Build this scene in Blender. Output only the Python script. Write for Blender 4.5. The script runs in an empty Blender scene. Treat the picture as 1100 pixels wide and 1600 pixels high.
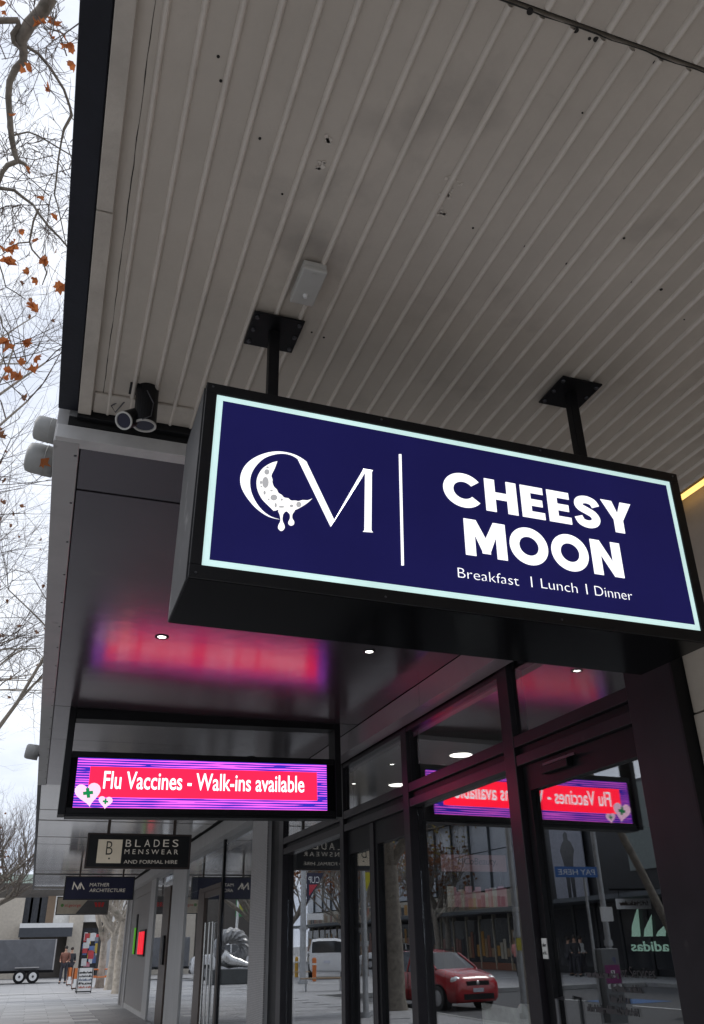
import bpy, bmesh, math, random
from mathutils import Vector, Matrix
R = math.radians
random.seed(7)
S = bpy.context.scene
COL = S.collection

# ------------------------------------------------------------------ camera
PITCH, ROLL, YAW, FPX = R(27.59573626), R(-1.13089932), R(19.54474375), 1290.7479
EYE = 1.6
fw = Vector((math.sin(YAW)*math.cos(PITCH), math.cos(YAW)*math.cos(PITCH), math.sin(PITCH)))
_r = Vector((math.cos(YAW), -math.sin(YAW), 0)); _u = _r.cross(fw)
rt = _r*math.cos(ROLL) + _u*math.sin(ROLL); up = -_r*math.sin(ROLL) + _u*math.cos(ROLL)
CAMP = Vector((0, 0, EYE))
cd = bpy.data.cameras.new('camera'); cam = bpy.data.objects.new('camera', cd); COL.objects.link(cam)
cd.sensor_fit = 'VERTICAL'; cd.sensor_height = 36; cd.sensor_width = 24.75; cd.lens = FPX/1600*36
cd.clip_start = .05; cd.clip_end = 3000
cam.matrix_world = Matrix(((rt.x, up.x, -fw.x, 0), (rt.y, up.y, -fw.y, 0), (rt.z, up.z, -fw.z, EYE), (0, 0, 0, 1)))
S.camera = cam

# ------------------------------------------------------------------ world, sun, exposure
EXPO = 0.70
S.view_settings.view_transform = 'Standard'; S.view_settings.look = 'None'
S.view_settings.exposure = EXPO; S.view_settings.gamma = 1
W = bpy.data.worlds.new('World'); S.world = W; W.use_nodes = True
nt = W.node_tree; nt.nodes.clear()
out = nt.nodes.new('ShaderNodeOutputWorld'); bg = nt.nodes.new('ShaderNodeBackground')
sky = nt.nodes.new('ShaderNodeTexSky'); sky.sky_type = 'NISHITA'; sky.sun_disc = False
SUN_EL, SUN_AZ = R(48), R(-70)        # high thin-clouded sun over the street side
sky.sun_elevation = SUN_EL; sky.sun_rotation = SUN_AZ; sky.air_density = 1; sky.dust_density = 2
tc = nt.nodes.new('ShaderNodeTexCoord'); mp = nt.nodes.new('ShaderNodeMapping'); mp.inputs['Scale'].default_value = (1.2, 1.2, 3.2)
nz = nt.nodes.new('ShaderNodeTexNoise'); nz.inputs['Scale'].default_value = 1.9; nz.inputs['Detail'].default_value = 9; nz.inputs['Roughness'].default_value = .55
cr = nt.nodes.new('ShaderNodeValToRGB')
cr.color_ramp.elements[0].position = .36; cr.color_ramp.elements[0].color = (4.1, 4.6, 5.7, 1)
cr.color_ramp.elements[1].position = .60; cr.color_ramp.elements[1].color = (7.3, 7.55, 8.0, 1)
mx = nt.nodes.new('ShaderNodeMixRGB'); mx.inputs[0].default_value = .90
bg.inputs['Strength'].default_value = .10
L = nt.links.new
L(tc.outputs['Generated'], mp.inputs[0]); L(mp.outputs[0], nz.inputs['Vector']); L(nz.outputs['Fac'], cr.inputs[0])
L(sky.outputs[0], mx.inputs[1]); L(cr.outputs[0], mx.inputs[2]); L(mx.outputs[0], bg.inputs['Color']); L(bg.outputs[0], out.inputs[0])
sl = bpy.data.lights.new('sun', 'SUN'); sl.energy = 1.2; sl.angle = R(14); sl.color = (1, .97, .92)
sun = bpy.data.objects.new('sun', sl); COL.objects.link(sun)
sd = Vector((math.sin(SUN_AZ)*math.cos(SUN_EL), math.cos(SUN_AZ)*math.cos(SUN_EL), math.sin(SUN_EL)))
sun.rotation_euler = sd.to_track_quat('Z', 'Y').to_euler(); sun.location = (-8, -4, 30)
EM = 2**-EXPO        # display-referred emission

# ------------------------------------------------------------------ pixel helpers (photo pixels -> rays)
def ray(x, y): return rt*((x-550)/FPX) - up*((y-800)/FPX) + fw
def onX(x, y, X): d = ray(x, y); return CAMP + d*(X/d.x)
def onY(x, y, Y): d = ray(x, y); return CAMP + d*(Y/d.y)
def onZ(x, y, Z): d = ray(x, y); return CAMP + d*((Z-EYE)/d.z)
def onD(x, y, D): d = ray(x, y); return CAMP + d.normalized()*D
XM = 2.98                                # window glass plane
def mir(p): return Vector((2*XM-p.x, p.y, p.z))
def rG(x, y, z=0): return mir(onZ(x, y, z))      # a thing seen in the windows, standing on the street
def rY(x, y, Y): return mir(onY(x, y, Y))

# ------------------------------------------------------------------ materials
MATS = {}
def mat(name, col, rough=.6, metal=0, var=.12, scale=6, bump=0, bscale=60, emit=None, estr=0, spec=.5, coat=0, stretch=None, spots=None, evar=False):
    if name in MATS: return MATS[name]
    m = bpy.data.materials.new(name); m.use_nodes = True; t = m.node_tree; b = t.nodes['Principled BSDF']
    b.inputs['Roughness'].default_value = rough; b.inputs['Metallic'].default_value = metal
    b.inputs['Specular IOR Level'].default_value = spec; b.inputs['Coat Weight'].default_value = coat
    c = t.nodes.new('ShaderNodeTexCoord'); mpn = t.nodes.new('ShaderNodeMapping'); t.links.new(c.outputs['Object'], mpn.inputs[0])
    if stretch: mpn.inputs['Scale'].default_value = stretch
    n = t.nodes.new('ShaderNodeTexNoise'); n.inputs['Scale'].default_value = scale; n.inputs['Detail'].default_value = 6; n.inputs['Roughness'].default_value = .62
    t.links.new(mpn.outputs[0], n.inputs['Vector'])
    r = t.nodes.new('ShaderNodeValToRGB'); a, e = r.color_ramp.elements
    a.position, e.position = .3, .7
    a.color = tuple(max(0, v*(1-var)) for v in col)+(1,); e.color = tuple(min(1, v*(1+var)) for v in col)+(1,)
    t.links.new(n.outputs['Fac'], r.inputs[0]); src = r.outputs[0]
    if spots:                             # grime: (colour, scale, threshold)
        n2 = t.nodes.new('ShaderNodeTexNoise'); n2.inputs['Scale'].default_value = spots[1]; n2.inputs['Detail'].default_value = 5
        t.links.new(mpn.outputs[0], n2.inputs['Vector'])
        r2 = t.nodes.new('ShaderNodeValToRGB'); r2.color_ramp.elements[0].position = spots[2]; r2.color_ramp.elements[1].position = spots[2]+.13
        t.links.new(n2.outputs['Fac'], r2.inputs[0])
        mm = t.nodes.new('ShaderNodeMixRGB'); t.links.new(r2.outputs[0], mm.inputs[0]); t.links.new(src, mm.inputs[1]); mm.inputs[2].default_value = spots[0]+(1,)
        src = mm.outputs[0]
    t.links.new(src, b.inputs['Base Color'])
    rr = t.nodes.new('ShaderNodeMapRange'); rr.inputs['To Min'].default_value = max(0, rough*.85); rr.inputs['To Max'].default_value = min(1, rough*1.15)
    t.links.new(n.outputs['Fac'], rr.inputs[0]); t.links.new(rr.outputs[0], b.inputs['Roughness'])
    if bump:
        nb = t.nodes.new('ShaderNodeTexNoise'); nb.inputs['Scale'].default_value = bscale; nb.inputs['Detail'].default_value = 4
        t.links.new(mpn.outputs[0], nb.inputs['Vector'])
        bp = t.nodes.new('ShaderNodeBump'); bp.inputs['Strength'].default_value = bump; bp.inputs['Distance'].default_value = .01
        t.links.new(nb.outputs['Fac'], bp.inputs['Height']); t.links.new(bp.outputs[0], b.inputs['Normal'])
    if emit: b.inputs['Emission Color'].default_value = tuple(emit)+(1,); b.inputs['Emission Strength'].default_value = estr
    if evar: t.links.new(r.outputs[0], b.inputs['Emission Color'])
    MATS[name] = m; return m
def srgb(r, g, b): return tuple(((v/255+.055)/1.055)**2.4 if v > 10 else v/255/12.92 for v in (r, g, b))
def glow(name, rgb255, k=1.0): c = srgb(*rgb255); return mat(name, c, .4, var=0, emit=c, estr=EM*k, spec=.15)
def glass_mat(name, ior=.08, tint=(.93, .95, .95), dirt=.012):
    m = bpy.data.materials.new(name); m.use_nodes = True; t = m.node_tree; t.nodes.clear()
    o = t.nodes.new('ShaderNodeOutputMaterial'); tr = t.nodes.new('ShaderNodeBsdfTransparent'); tr.inputs[0].default_value = tint+(1,)
    gl = t.nodes.new('ShaderNodeBsdfGlossy'); gl.inputs['Roughness'].default_value = 0; gl.inputs[0].default_value = (.97, .98, 1, 1)
    lw = t.nodes.new('ShaderNodeLayerWeight'); lw.inputs[0].default_value = .5      # Schlick reflectance, same on both faces
    pw = t.nodes.new('ShaderNodeMath'); pw.operation = 'POWER'; pw.inputs[1].default_value = 4.2; t.links.new(lw.outputs['Facing'], pw.inputs[0])
    fr = t.nodes.new('ShaderNodeMapRange'); fr.inputs['To Min'].default_value = ior; t.links.new(pw.outputs[0], fr.inputs[0])
    mx = t.nodes.new('ShaderNodeMixShader'); df = t.nodes.new('ShaderNodeBsdfDiffuse'); df.inputs[0].default_value = (.5, .48, .45, 1)
    c = t.nodes.new('ShaderNodeTexCoord'); n = t.nodes.new('ShaderNodeTexNoise'); n.inputs['Scale'].default_value = 5; n.inputs['Detail'].default_value = 8
    t.links.new(c.outputs['Object'], n.inputs['Vector'])
    rr = t.nodes.new('ShaderNodeMapRange'); rr.inputs['From Min'].default_value = .45; rr.inputs['From Max'].default_value = .8; rr.inputs['To Max'].default_value = dirt*5
    t.links.new(n.outputs['Fac'], rr.inputs[0]); m2 = t.nodes.new('ShaderNodeMixShader')
    t.links.new(fr.outputs[0], mx.inputs[0]); t.links.new(tr.outputs[0], mx.inputs[1]); t.links.new(gl.outputs[0], mx.inputs[2])
    t.links.new(rr.outputs[0], m2.inputs[0]); t.links.new(mx.outputs[0], m2.inputs[1]); t.links.new(df.outputs[0], m2.inputs[2])
    nb = t.nodes.new('ShaderNodeTexNoise'); nb.inputs['Scale'].default_value = 1.3; nb.inputs['Detail'].default_value = 1; t.links.new(c.outputs['Object'], nb.inputs['Vector'])
    bp = t.nodes.new('ShaderNodeBump'); bp.inputs['Strength'].default_value = .035; bp.inputs['Distance'].default_value = .01; t.links.new(nb.outputs['Fac'], bp.inputs['Height']); t.links.new(bp.outputs[0], gl.inputs['Normal'])
    t.links.new(m2.outputs[0], o.inputs[0]); MATS[name] = m; return m
def brick_mat(name, c1, c2, cm, scale, bw=.5, rh=.25, mortar=.02, rough=.5, bump=.4, axes='XZ', off=.5):
    m = mat(name, c1, rough); t = m.node_tree; b = t.nodes['Principled BSDF']
    c = t.nodes.new('ShaderNodeTexCoord'); sp = t.nodes.new('ShaderNodeSeparateXYZ'); cb = t.nodes.new('ShaderNodeCombineXYZ')
    t.links.new(c.outputs['Object'], sp.inputs[0]); t.links.new(sp.outputs[axes[0]], cb.inputs[0]); t.links.new(sp.outputs[axes[1]], cb.inputs[1])
    br = t.nodes.new('ShaderNodeTexBrick'); br.inputs['Scale'].default_value = scale; br.inputs['Mortar Size'].default_value = mortar; br.offset = off
    br.inputs['Brick Width'].default_value = bw; br.inputs['Row Height'].default_value = rh
    br.inputs['Color1'].default_value = c1+(1,); br.inputs['Color2'].default_value = c2+(1,); br.inputs['Mortar'].default_value = cm+(1,)
    t.links.new(cb.outputs[0], br.inputs['Vector']); t.links.new(br.outputs['Color'], b.inputs['Base Color'])
    bp = t.nodes.new('ShaderNodeBump'); bp.inputs['Strength'].default_value = bump; bp.inputs['Distance'].default_value = .004; bp.invert = True
    t.links.new(br.outputs['Fac'], bp.inputs['Height']); t.links.new(bp.outputs[0], b.inputs['Normal']); return m

M_board = mat('painted_board', (.53, .475, .41), .55, var=.10, scale=1.7, bump=.25, bscale=22, spots=((.36, .32, .28), 1.9, .56))
M_rib = mat('painted_bead', (.66, .60, .53), .5, var=.08, scale=9, bump=.2, bscale=50, spots=((.25, .21, .17), 7, .68))
M_trim = mat('painted_timber', (.52, .47, .41), .55, var=.12, scale=7, bump=.3, bscale=40, spots=((.22, .19, .16), 5, .66))
M_black = mat('black_painted_steel', (.006, .0062, .0075), .45, var=.25, scale=5, bump=.05, spec=.25)
M_fascia = mat('charcoal_fascia', (.012, .014, .022), .5, var=.3, scale=4, bump=.1, spec=.3)
M_hole = mat('dark_hole', (.02, .018, .016), .9)
M_gap = mat('dark_gap', (.012, .012, .012), .9)
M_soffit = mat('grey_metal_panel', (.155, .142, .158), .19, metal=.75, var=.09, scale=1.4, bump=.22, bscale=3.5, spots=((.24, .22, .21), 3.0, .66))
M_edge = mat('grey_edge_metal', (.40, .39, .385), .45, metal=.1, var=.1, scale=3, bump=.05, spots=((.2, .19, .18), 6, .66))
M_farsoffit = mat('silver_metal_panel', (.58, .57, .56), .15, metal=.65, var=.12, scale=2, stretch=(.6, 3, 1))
M_frame = mat('dark_bronze_frame', (.016, .0135, .017), .36, metal=.1, var=.2, scale=6, spec=.35, spots=((.035, .032, .033), 8, .66))
M_bulk = mat('mauve_grey_panel', (.235, .205, .22), .35, metal=.1, var=.06, scale=2)
M_glass = glass_mat('window_glass', .185, dirt=.002)
M_glassfar = glass_mat('window_glass_far', .165, dirt=.002)
M_screw = mat('screw_metal', (.10, .10, .11), .4, metal=.8)
M_plaster = mat('beige_render', (.45, .395, .33), .75, var=.10, scale=3, bump=.5, bscale=18, spots=((.27, .235, .20), 1.6, .64))
M_col = mat('grey_column_paint', (.40, .395, .39), .55, var=.10, scale=5, bump=.08, stretch=(1, 1, .3))
M_panel = mat('grey_wall_sheet', (.235, .22, .21), .5, var=.10, scale=4, stretch=(1, 1, .25), bump=.06)
M_brown = mat('brown_door_frame', (.065, .045, .035), .4, var=.25, scale=6)
M_steel = mat('brushed_steel', (.55, .55, .54), .28, metal=.9, var=.08, scale=8, stretch=(1, 1, .1))
M_mosaic = brick_mat('grey_mosaic', (.45, .43, .42), (.36, .35, .345), (.20, .19, .19), 1, .034, .02, .0032, .35, .6, 'YZ')
M_white = mat('white_paint', (.74, .74, .73), .5, var=.05)
M_inceil = mat('shop_ceiling', (.50, .47, .44), .8, var=.05)
M_inwall = mat('shop_wall', (.045, .043, .044), .8, var=.15)
M_infloor = mat('shop_floor', (.04, .04, .04), .35, var=.15)
M_pave = mat('granite_paving', (.30, .30, .305), .55, var=.12, scale=2.5, bump=.15, bscale=90, spots=((.20, .20, .205), 1.3, .62))
M_pave2 = mat('granite_paving_pale', (.37, .37, .375), .55, var=.12, scale=2.5, bump=.15, bscale=90, spots=((.25, .25, .25), 1.3, .62))
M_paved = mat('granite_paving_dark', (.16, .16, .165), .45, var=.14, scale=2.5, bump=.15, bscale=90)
M_road = mat('asphalt', (.075, .076, .08), .8, var=.2, scale=3, bump=.5, bscale=120, spots=((.05, .05, .052), .8, .6))
M_kerb = mat('kerb_stone', (.33, .33, .32), .7, var=.15, bump=.2)
M_bark = mat('plane_bark', (.20, .175, .145), .85, var=.35, scale=9, bump=.5, bscale=30, spots=((.12, .105, .085), 7, .56))
M_barkp = mat('pale_plane_bark', (.36, .32, .27), .85, var=.3, scale=5, bump=.5, bscale=20, spots=((.24, .22, .18), 4, .55))
M_twig = mat('twig_bark', (.15, .12, .105), .85, var=.3, scale=9)
def leaf_mat(name, c, tr=.45):
    m = mat(name, c, .7, var=.45, scale=5, spec=.2)
    t = m.node_tree; b = t.nodes['Principled BSDF']; o = t.nodes['Material Output']
    tl = t.nodes.new('ShaderNodeBsdfTranslucent'); tl.inputs[0].default_value = tuple(min(1, v*1.5) for v in c)+(1,)
    x = t.nodes.new('ShaderNodeMixShader'); x.inputs[0].default_value = tr
    t.links.new(b.outputs[0], x.inputs[1]); t.links.new(tl.outputs[0], x.inputs[2]); t.links.new(x.outputs[0], o.inputs[0]); return m
M_leaf = leaf_mat('orange_leaf', (.36, .12, .04)); M_leafy = leaf_mat('yellow_leaf', (.30, .23, .06)); M_leafb = leaf_mat('brown_leaf', (.20, .09, .045))

# ------------------------------------------------------------------ geometry helpers
ORG = {}
def link(o): COL.objects.link(o); return o
def tag(o, label=None, cat=None, group=None, kind=None):
    if label: o['label'] = label
    if cat: o['category'] = cat
    if group: o['group'] = group
    if kind: o['kind'] = kind
    return o
def thing(name, label, cat, loc=(0, 0, 0), rot=None, group=None):
    o = link(bpy.data.objects.new(name, None)); o.empty_display_size = .1; o.location = loc
    if rot is None: ORG[o.name] = Vector(loc)          # parts given in world coordinates
    else: o.rotation_euler = rot; ORG[o.name] = Vector((0, 0, 0))   # parts given in local coordinates
    return tag(o, label, cat, group)
def copy_tree(o, parent=None):
    c = o.copy(); COL.objects.link(c); c.parent = parent; ORG[c.name] = ORG.get(o.name, Vector())
    for ch in [k for k in bpy.data.objects if k.parent == o]: copy_tree(ch, c)
    return c
class MB:
    def __init__(s): s.v = []; s.f = []
    def add(s, vs, fs):
        n = len(s.v); s.v += [Vector(p) for p in vs]; s.f += [tuple(i+n for i in f) for f in fs]; return s
    def box(s, x0, x1, y0, y1, z0, z1):
        if x0 > x1: x0, x1 = x1, x0
        if y0 > y1: y0, y1 = y1, y0
        if z0 > z1: z0, z1 = z1, z0
        return s.add([(x0,y0,z0),(x1,y0,z0),(x1,y1,z0),(x0,y1,z0),(x0,y0,z1),(x1,y0,z1),(x1,y1,z1),(x0,y1,z1)],
                     [(0,3,2,1),(4,5,6,7),(0,1,5,4),(1,2,6,5),(2,3,7,6),(3,0,4,7)])
    def prism(s, poly, off):
        n = len(poly); a = [Vector(p) for p in poly]; o = Vector(off)
        return s.add(a+[p+o for p in a], [tuple(range(n))[::-1], tuple(range(n, 2*n))]+[(i, (i+1) % n, (i+1) % n+n, i+n) for i in range(n)])
    def tube(s, pts, rad, n=8, cap=True):
        pts = [Vector(p) for p in pts]
        if not hasattr(rad, '__len__'): rad = [rad]*len(pts)
        ref = None; vs = []
        for i, p in enumerate(pts):
            t = (pts[min(i+1, len(pts)-1)]-pts[max(i-1, 0)]).normalized()
            if ref is None: ref = Vector((0, 0, 1)) if abs(t.z) < .9 else Vector((1, 0, 0))
            a = t.cross(ref).normalized(); b = a.cross(t).normalized(); ref = b
            for k in range(n):
                an = 2*math.pi*k/n; vs.append(p+(a*math.cos(an)+b*math.sin(an))*rad[i])
        fs = [(i*n+k, i*n+(k+1) % n, (i+1)*n+(k+1) % n, (i+1)*n+k) for i in range(len(pts)-1) for k in range(n)]
        if cap: fs += [tuple(range(n))[::-1], tuple(range((len(pts)-1)*n, len(pts)*n))]
        return s.add(vs, fs)
    def cyl(s, p0, p1, r0, r1=None, n=16): return s.tube([p0, p1], [r0, r0 if r1 is None else r1], n)
    def ball(s, c, r, n=10, m=6, sc=(1, 1, 1)):
        c = Vector(c); vs = []
        for j in range(m+1):
            th = math.pi*j/m
            for k in range(n): an = 2*math.pi*k/n; vs.append(c+Vector((r*sc[0]*math.sin(th)*math.cos(an), r*sc[1]*math.sin(th)*math.sin(an), r*sc[2]*math.cos(th))))
        return s.add(vs, [(j*n+k, (j+1)*n+k, (j+1)*n+(k+1) % n, j*n+(k+1) % n) for j in range(m) for k in range(n)])
    def build(s, name, m, parent=None, smooth=False, bevel=0, loc=None, seg=2):
        me = bpy.data.meshes.new(name)
        if parent is not None: org = ORG[parent.name]
        elif loc is not None: org = Vector(loc)
        else:
            xs = [p.x for p in s.v]; ys = [p.y for p in s.v]; zs = [p.z for p in s.v]
            org = Vector(((min(xs)+max(xs))/2, (min(ys)+max(ys))/2, min(zs)))
        me.from_pydata([tuple(p-org) for p in s.v], [], s.f); me.validate(); me.materials.append(m)
        bm = bmesh.new(); bm.from_mesh(me); bmesh.ops.recalc_face_normals(bm, faces=bm.faces); bm.to_mesh(me); bm.free()
        if smooth: me.polygons.foreach_set('use_smooth', [True]*len(me.polygons))
        o = link(bpy.data.objects.new(name, me)); ORG[o.name] = org if parent is None else ORG[parent.name]
        if parent is None: o.location = org
        else: o.parent = parent
        if bevel:
            md = o.modifiers.new('edge', 'BEVEL'); md.width = bevel; md.segments = seg; md.limit_method = 'ANGLE'
        return o
def bx(name, m, parent, *a, bevel=0): return MB().box(*a).build(name, m, parent, bevel=bevel)
def inst(o, name, parent, loc):            # cheap repeat of a piece: shares the mesh
    c = o.copy(); c.name = name; COL.objects.link(c); c.parent = parent; c.location = loc; ORG[c.name] = ORG[o.name]; return c
_fc = {}
def text(s, h, m, parent, pos, ex, eu, name='lettering', fat=0, sx=1, space=1, depth=.002, align='LEFT', shear=0, width=None):
    cu = bpy.data.curves.new('t', 'FONT'); cu.body = s; cu.size = 1; cu.offset = fat; cu.space_character = space; cu.align_x = 'LEFT'; cu.shear = shear; cu.resolution_u = 4
    ob = bpy.data.objects.new('t', cu); COL.objects.link(ob); bpy.context.view_layer.update()
    me = bpy.data.meshes.new_from_object(ob.evaluated_get(bpy.context.evaluated_depsgraph_get()))
    bpy.data.objects.remove(ob)
    ref = .70; ex = Vector(ex).normalized(); eu = Vector(eu).normalized(); en = ex.cross(eu); k = h/ref
    xs = [v.co.x for v in me.vertices]; x0 = min(xs); w = max(xs)-x0
    if width: sx = width/(w*k)
    W_ = w*k*sx; a0 = {'LEFT': 0, 'CENTER': -W_/2, 'RIGHT': -W_}[align]
    b = MB(); vs = [Vector(pos)+ex*((v.co.x-x0)*k*sx+a0)+eu*(v.co.y*k) for v in me.vertices]
    b.add([v+en*depth for v in vs], [tuple(p.vertices) for p in me.polygons])
    n = len(vs); b.add(vs, [])
    ec = {}
    for p in me.polygons:
        l = list(p.vertices)
        for i in range(len(l)):
            e = (l[i], l[(i+1) % len(l)]); key = tuple(sorted(e)); ec.setdefault(key, []).append(e)
    b.f += [(e[0][0], e[0][1], e[0][1]+n, e[0][0]+n) for e in ec.values() if len(e) == 1]
    bpy.data.meshes.remove(me); return b.build(name, m, parent)
def scribble(h, width, m, parent, pos, ex, eu, seed=1, name='print', depth=.001):   # writing too small to read: one joined run of strokes
    rnd = random.Random(seed); ex = Vector(ex).normalized(); eu = Vector(eu).normalized(); en = ex.cross(eu); b = MB(); x = 0; P = []; lo = []
    while x < width:
        w = rnd.uniform(.12, .3)*h; t_ = h*rnd.choice((.22, .62, .65, .7, 1.0)); b0 = h*rnd.choice((0, 0, 0, .42)) if t_ > h*.5 else 0
        P += [(x, t_), (x+w, t_)]; lo += [(x, b0), (x+w, b0)]; x += w
    pts = [Vector(pos)+ex*p[0]+eu*p[1] for p in P+lo[::-1]]
    return b.prism(pts, en*depth).build(name, m, parent)
def ribbon(pts, w, closed=False):           # flat thick stroke outline as quads in 2d
    o = []; n = len(pts)
    for i in range(n):
        p = Vector(pts[i]); a = Vector(pts[(i-1) % n] if closed or i else pts[0]); c = Vector(pts[(i+1) % n] if closed or i < n-1 else pts[-1])
        d1 = (p-a).normalized() if (p-a).length else (c-p).normalized(); d2 = (c-p).normalized() if (c-p).length else d1
        n1 = Vector((-d1.y, d1.x)); n2 = Vector((-d2.y, d2.x)); mt = (n1+n2).normalized(); k = 1/max(.4, mt.dot(n1))
        o.append((p+mt*w/2*k, p-mt*w/2*k))
    q = [[o[i][0], o[i+1][0], o[i+1][1], o[i][1]] for i in range(n-1)]
    if closed: q.append([o[-1][0], o[0][0], o[0][1], o[-1][1]])
    return q
def curve_obj(polys, y, m, parent, name, d=-.002):   # XZ polygons (list of (X,Z)) at depth y, thin plates facing the camera side
    b = MB()
    for p in polys: b.prism([(a[0], y, a[1]) for a in p], (0, d, 0))
    return b.build(name, m, parent)
# ================================================================== ground, road
ZS, ZU = 3.50, 3.62                 # soffit heights: shop canopy, ribbed awning
g = MB(); g.add([(-900,-900,-.30),(900,-900,-.30),(900,900,-.30),(-900,900,-.30)], [(0,1,2,3)])
tag(g.build('ground', mat('far_ground', (.20, .20, .20), .85, var=.2, scale=.4)), kind='structure')
b = MB(); b.box(-4, 40, -40, 33, -.28, -.012); b.box(-60, 40, 33, 140, -.28, -.012)
M_bed = brick_mat('paved_plaza', (.34, .34, .345), (.30, .30, .305), (.20, .20, .20), 1, 1.2, .6, .012, .6, .3, 'XY')
pav = tag(b.build('pavement', M_bed, loc=(0, 0, 0)), kind='structure')
tag(MB().add([(-18,-40,-.155),(-4.15,-40,-.155),(-4.15,32.8,-.155),(-18,32.8,-.155)], [(0,1,2,3)]).build('road', M_road, loc=(0,0,-.155)), kind='structure')
tag(MB().box(-60, -18.15, -40, 32.99, -.28, -.004).build('footpath', M_bed, loc=(0, 0, 0)), kind='structure')
kb = thing('kerb', None, None, (-4.07, 0, -.155)); tag(kb, kind='structure')
k0 = MB().box(-4.148, -4.002, 0, 1.19, -.153, .004).build('kerb_stone', M_kerb, kb, bevel=.015)
for i in range(-8, 27): inst(k0, 'kerb_stone', kb, (0, i*1.2, 0)) if i else None
kf = thing('kerb', None, None, (-18.07, 0, -.155)); tag(kf, kind='structure')
k1 = MB().box(-18.148, -18.002, 0, 1.99, -.153, .004).build('kerb_stone', M_kerb, kf, bevel=.015)
for i in range(-2, 16): inst(k1, 'kerb_stone', kf, (0, i*2, 0)) if i else None
kx = thing('kerb', None, None, (-11, 32.9, -.155)); tag(kx, kind='structure')
k2 = MB().box(-17.99, -16.60, 32.815, 32.988, -.153, .004).build('kerb_stone', M_kerb, kx, bevel=.015)
for i in range(1, 10): inst(k2, 'kerb_stone', kx, (i*1.4, 0, 0))
# slabs that show in front of the shops
slab = None; rs = random.Random(3)
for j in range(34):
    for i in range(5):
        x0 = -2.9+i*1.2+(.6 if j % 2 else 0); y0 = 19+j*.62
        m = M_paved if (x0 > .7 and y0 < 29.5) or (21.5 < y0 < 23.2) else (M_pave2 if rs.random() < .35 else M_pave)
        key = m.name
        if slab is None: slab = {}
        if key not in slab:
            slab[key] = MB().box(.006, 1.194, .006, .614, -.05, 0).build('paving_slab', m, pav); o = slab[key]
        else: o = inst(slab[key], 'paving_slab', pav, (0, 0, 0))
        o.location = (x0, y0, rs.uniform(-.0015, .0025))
wl = MB(); wl.box(-30, 2.9, 41.5, 41.72, .004, .009); tag(wl.build('paving_band', mat('white_stone', (.62, .62, .60), .6, var=.15)), kind='structure')

# ================================================================== ribbed awning over the camera
aw = thing('awning', 'cream painted awning with ribbed ceiling and dark fascia above the hanging shop sign', 'awning', (1.4, 0, ZU))
for nm, y0, y1 in (('sheet', 1.004, 3.11), ('sheet', -6, .992)):
    bx('ceiling_sheet', M_board, aw, -.0665, 2.83, y0, y1, ZU, ZU+.02)
bx('ceiling_backing', M_gap, aw, -.19, 2.85, -6, 3.12, ZU+.024, ZU+.10)
bx('roof', mat('roof_sheet', (.3, .3, .3), .5), aw, -.19, 2.90, -6, 3.12, ZU+.104, ZU+.30)
def rib(y0, y1):
    b = MB(); n = 7; N = 9; vs = []
    for j in range(N):
        y = y0+(y1-y0)*j/(N-1)
        for k in range(n):
            a = math.pi*k/(n-1); vs.append((.0095*math.cos(a), y, ZU+.0005-.0150*math.sin(a)))
    b.add(vs, [(j*n+k, j*n+k+1, (j+1)*n+k+1, (j+1)*n+k) for j in range(N-1) for k in range(n-1)]); return b
ra = rb_ = None
for i in range(33):
    x = .002+i*.0877
    if ra is None:
        ra = rib(1.006, 3.09).build('rib', M_rib, aw, smooth=True); rb_ = rib(-6, .985).build('rib', M_rib, aw, smooth=True)
        base = ra.location.copy()
        ra.location.x += x; rb_.location.x += x
    else: inst(ra, 'rib', aw, (x, 0, rs.uniform(-.0012, .0012))); inst(rb_, 'rib', aw, (x+.004, 0, 0))
bx('fascia', M_fascia, aw, -.197, -.119, -6, 3.10, ZU-.010, ZU+.34, bevel=.004)
bx('trim_board', M_trim, aw, -.116, -.064, 1.95, 3.085, ZU-.028, ZU+.02, bevel=.003)
bx('trim_board', M_trim, aw, -.116, -.066, -6, 1.945, ZU-.026, ZU+.02, bevel=.003)
bx('end_bar', M_black, aw, -.118, 2.80, 3.085, 3.118, ZU-.042, ZU+.02, bevel=.003)
bx('packing_strip', M_trim, aw, -.058, .36, 2.94, 3.082, ZU-.012, ZU-.001, bevel=.003)
# crack beside the first rib, holes, nails
cb = MB(); q = random.Random(5); prev = None
for i in range(40):
    y = 1.02+i*.05; cur = (-.026+q.uniform(-.0012, .0012), y, q.uniform(.0004, .0016))
    if prev: cb.add([(prev[0]-prev[2], prev[1], ZU-.0012), (prev[0]+prev[2], prev[1], ZU-.0012), (cur[0]+cur[2], cur[1], ZU-.0012), (cur[0]-cur[2], cur[1], ZU-.0012)], [(0, 1, 2, 3)])
    prev = cur
cb.build('crack', M_hole, aw)
for px, py, r in ((828,18,6),(900,47,5),(931,61,5),(921,60,3),(1025,98,6),(715,351,4),(739,356,2.5),(821,385,4),(910,176,2),(886,412,4),(988,441,4),(1033,452,4),(1100,459,3),(341,88,3),(345,126,3),(406,216,3),(441,303,2.5),(819,591,2.5),(1069,499,2),(487,519,2.5),(506,527,3),(630,342,3),(1025,490,2),(975,372,3),(939,580,3),(705,360,2)):
    p = onZ(px, py, ZU); MB().cyl((p.x, p.y, ZU-.0022), (p.x, p.y, ZU+.004), r*.0014, n=10).build('nail_hole', M_hole, aw)
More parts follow.
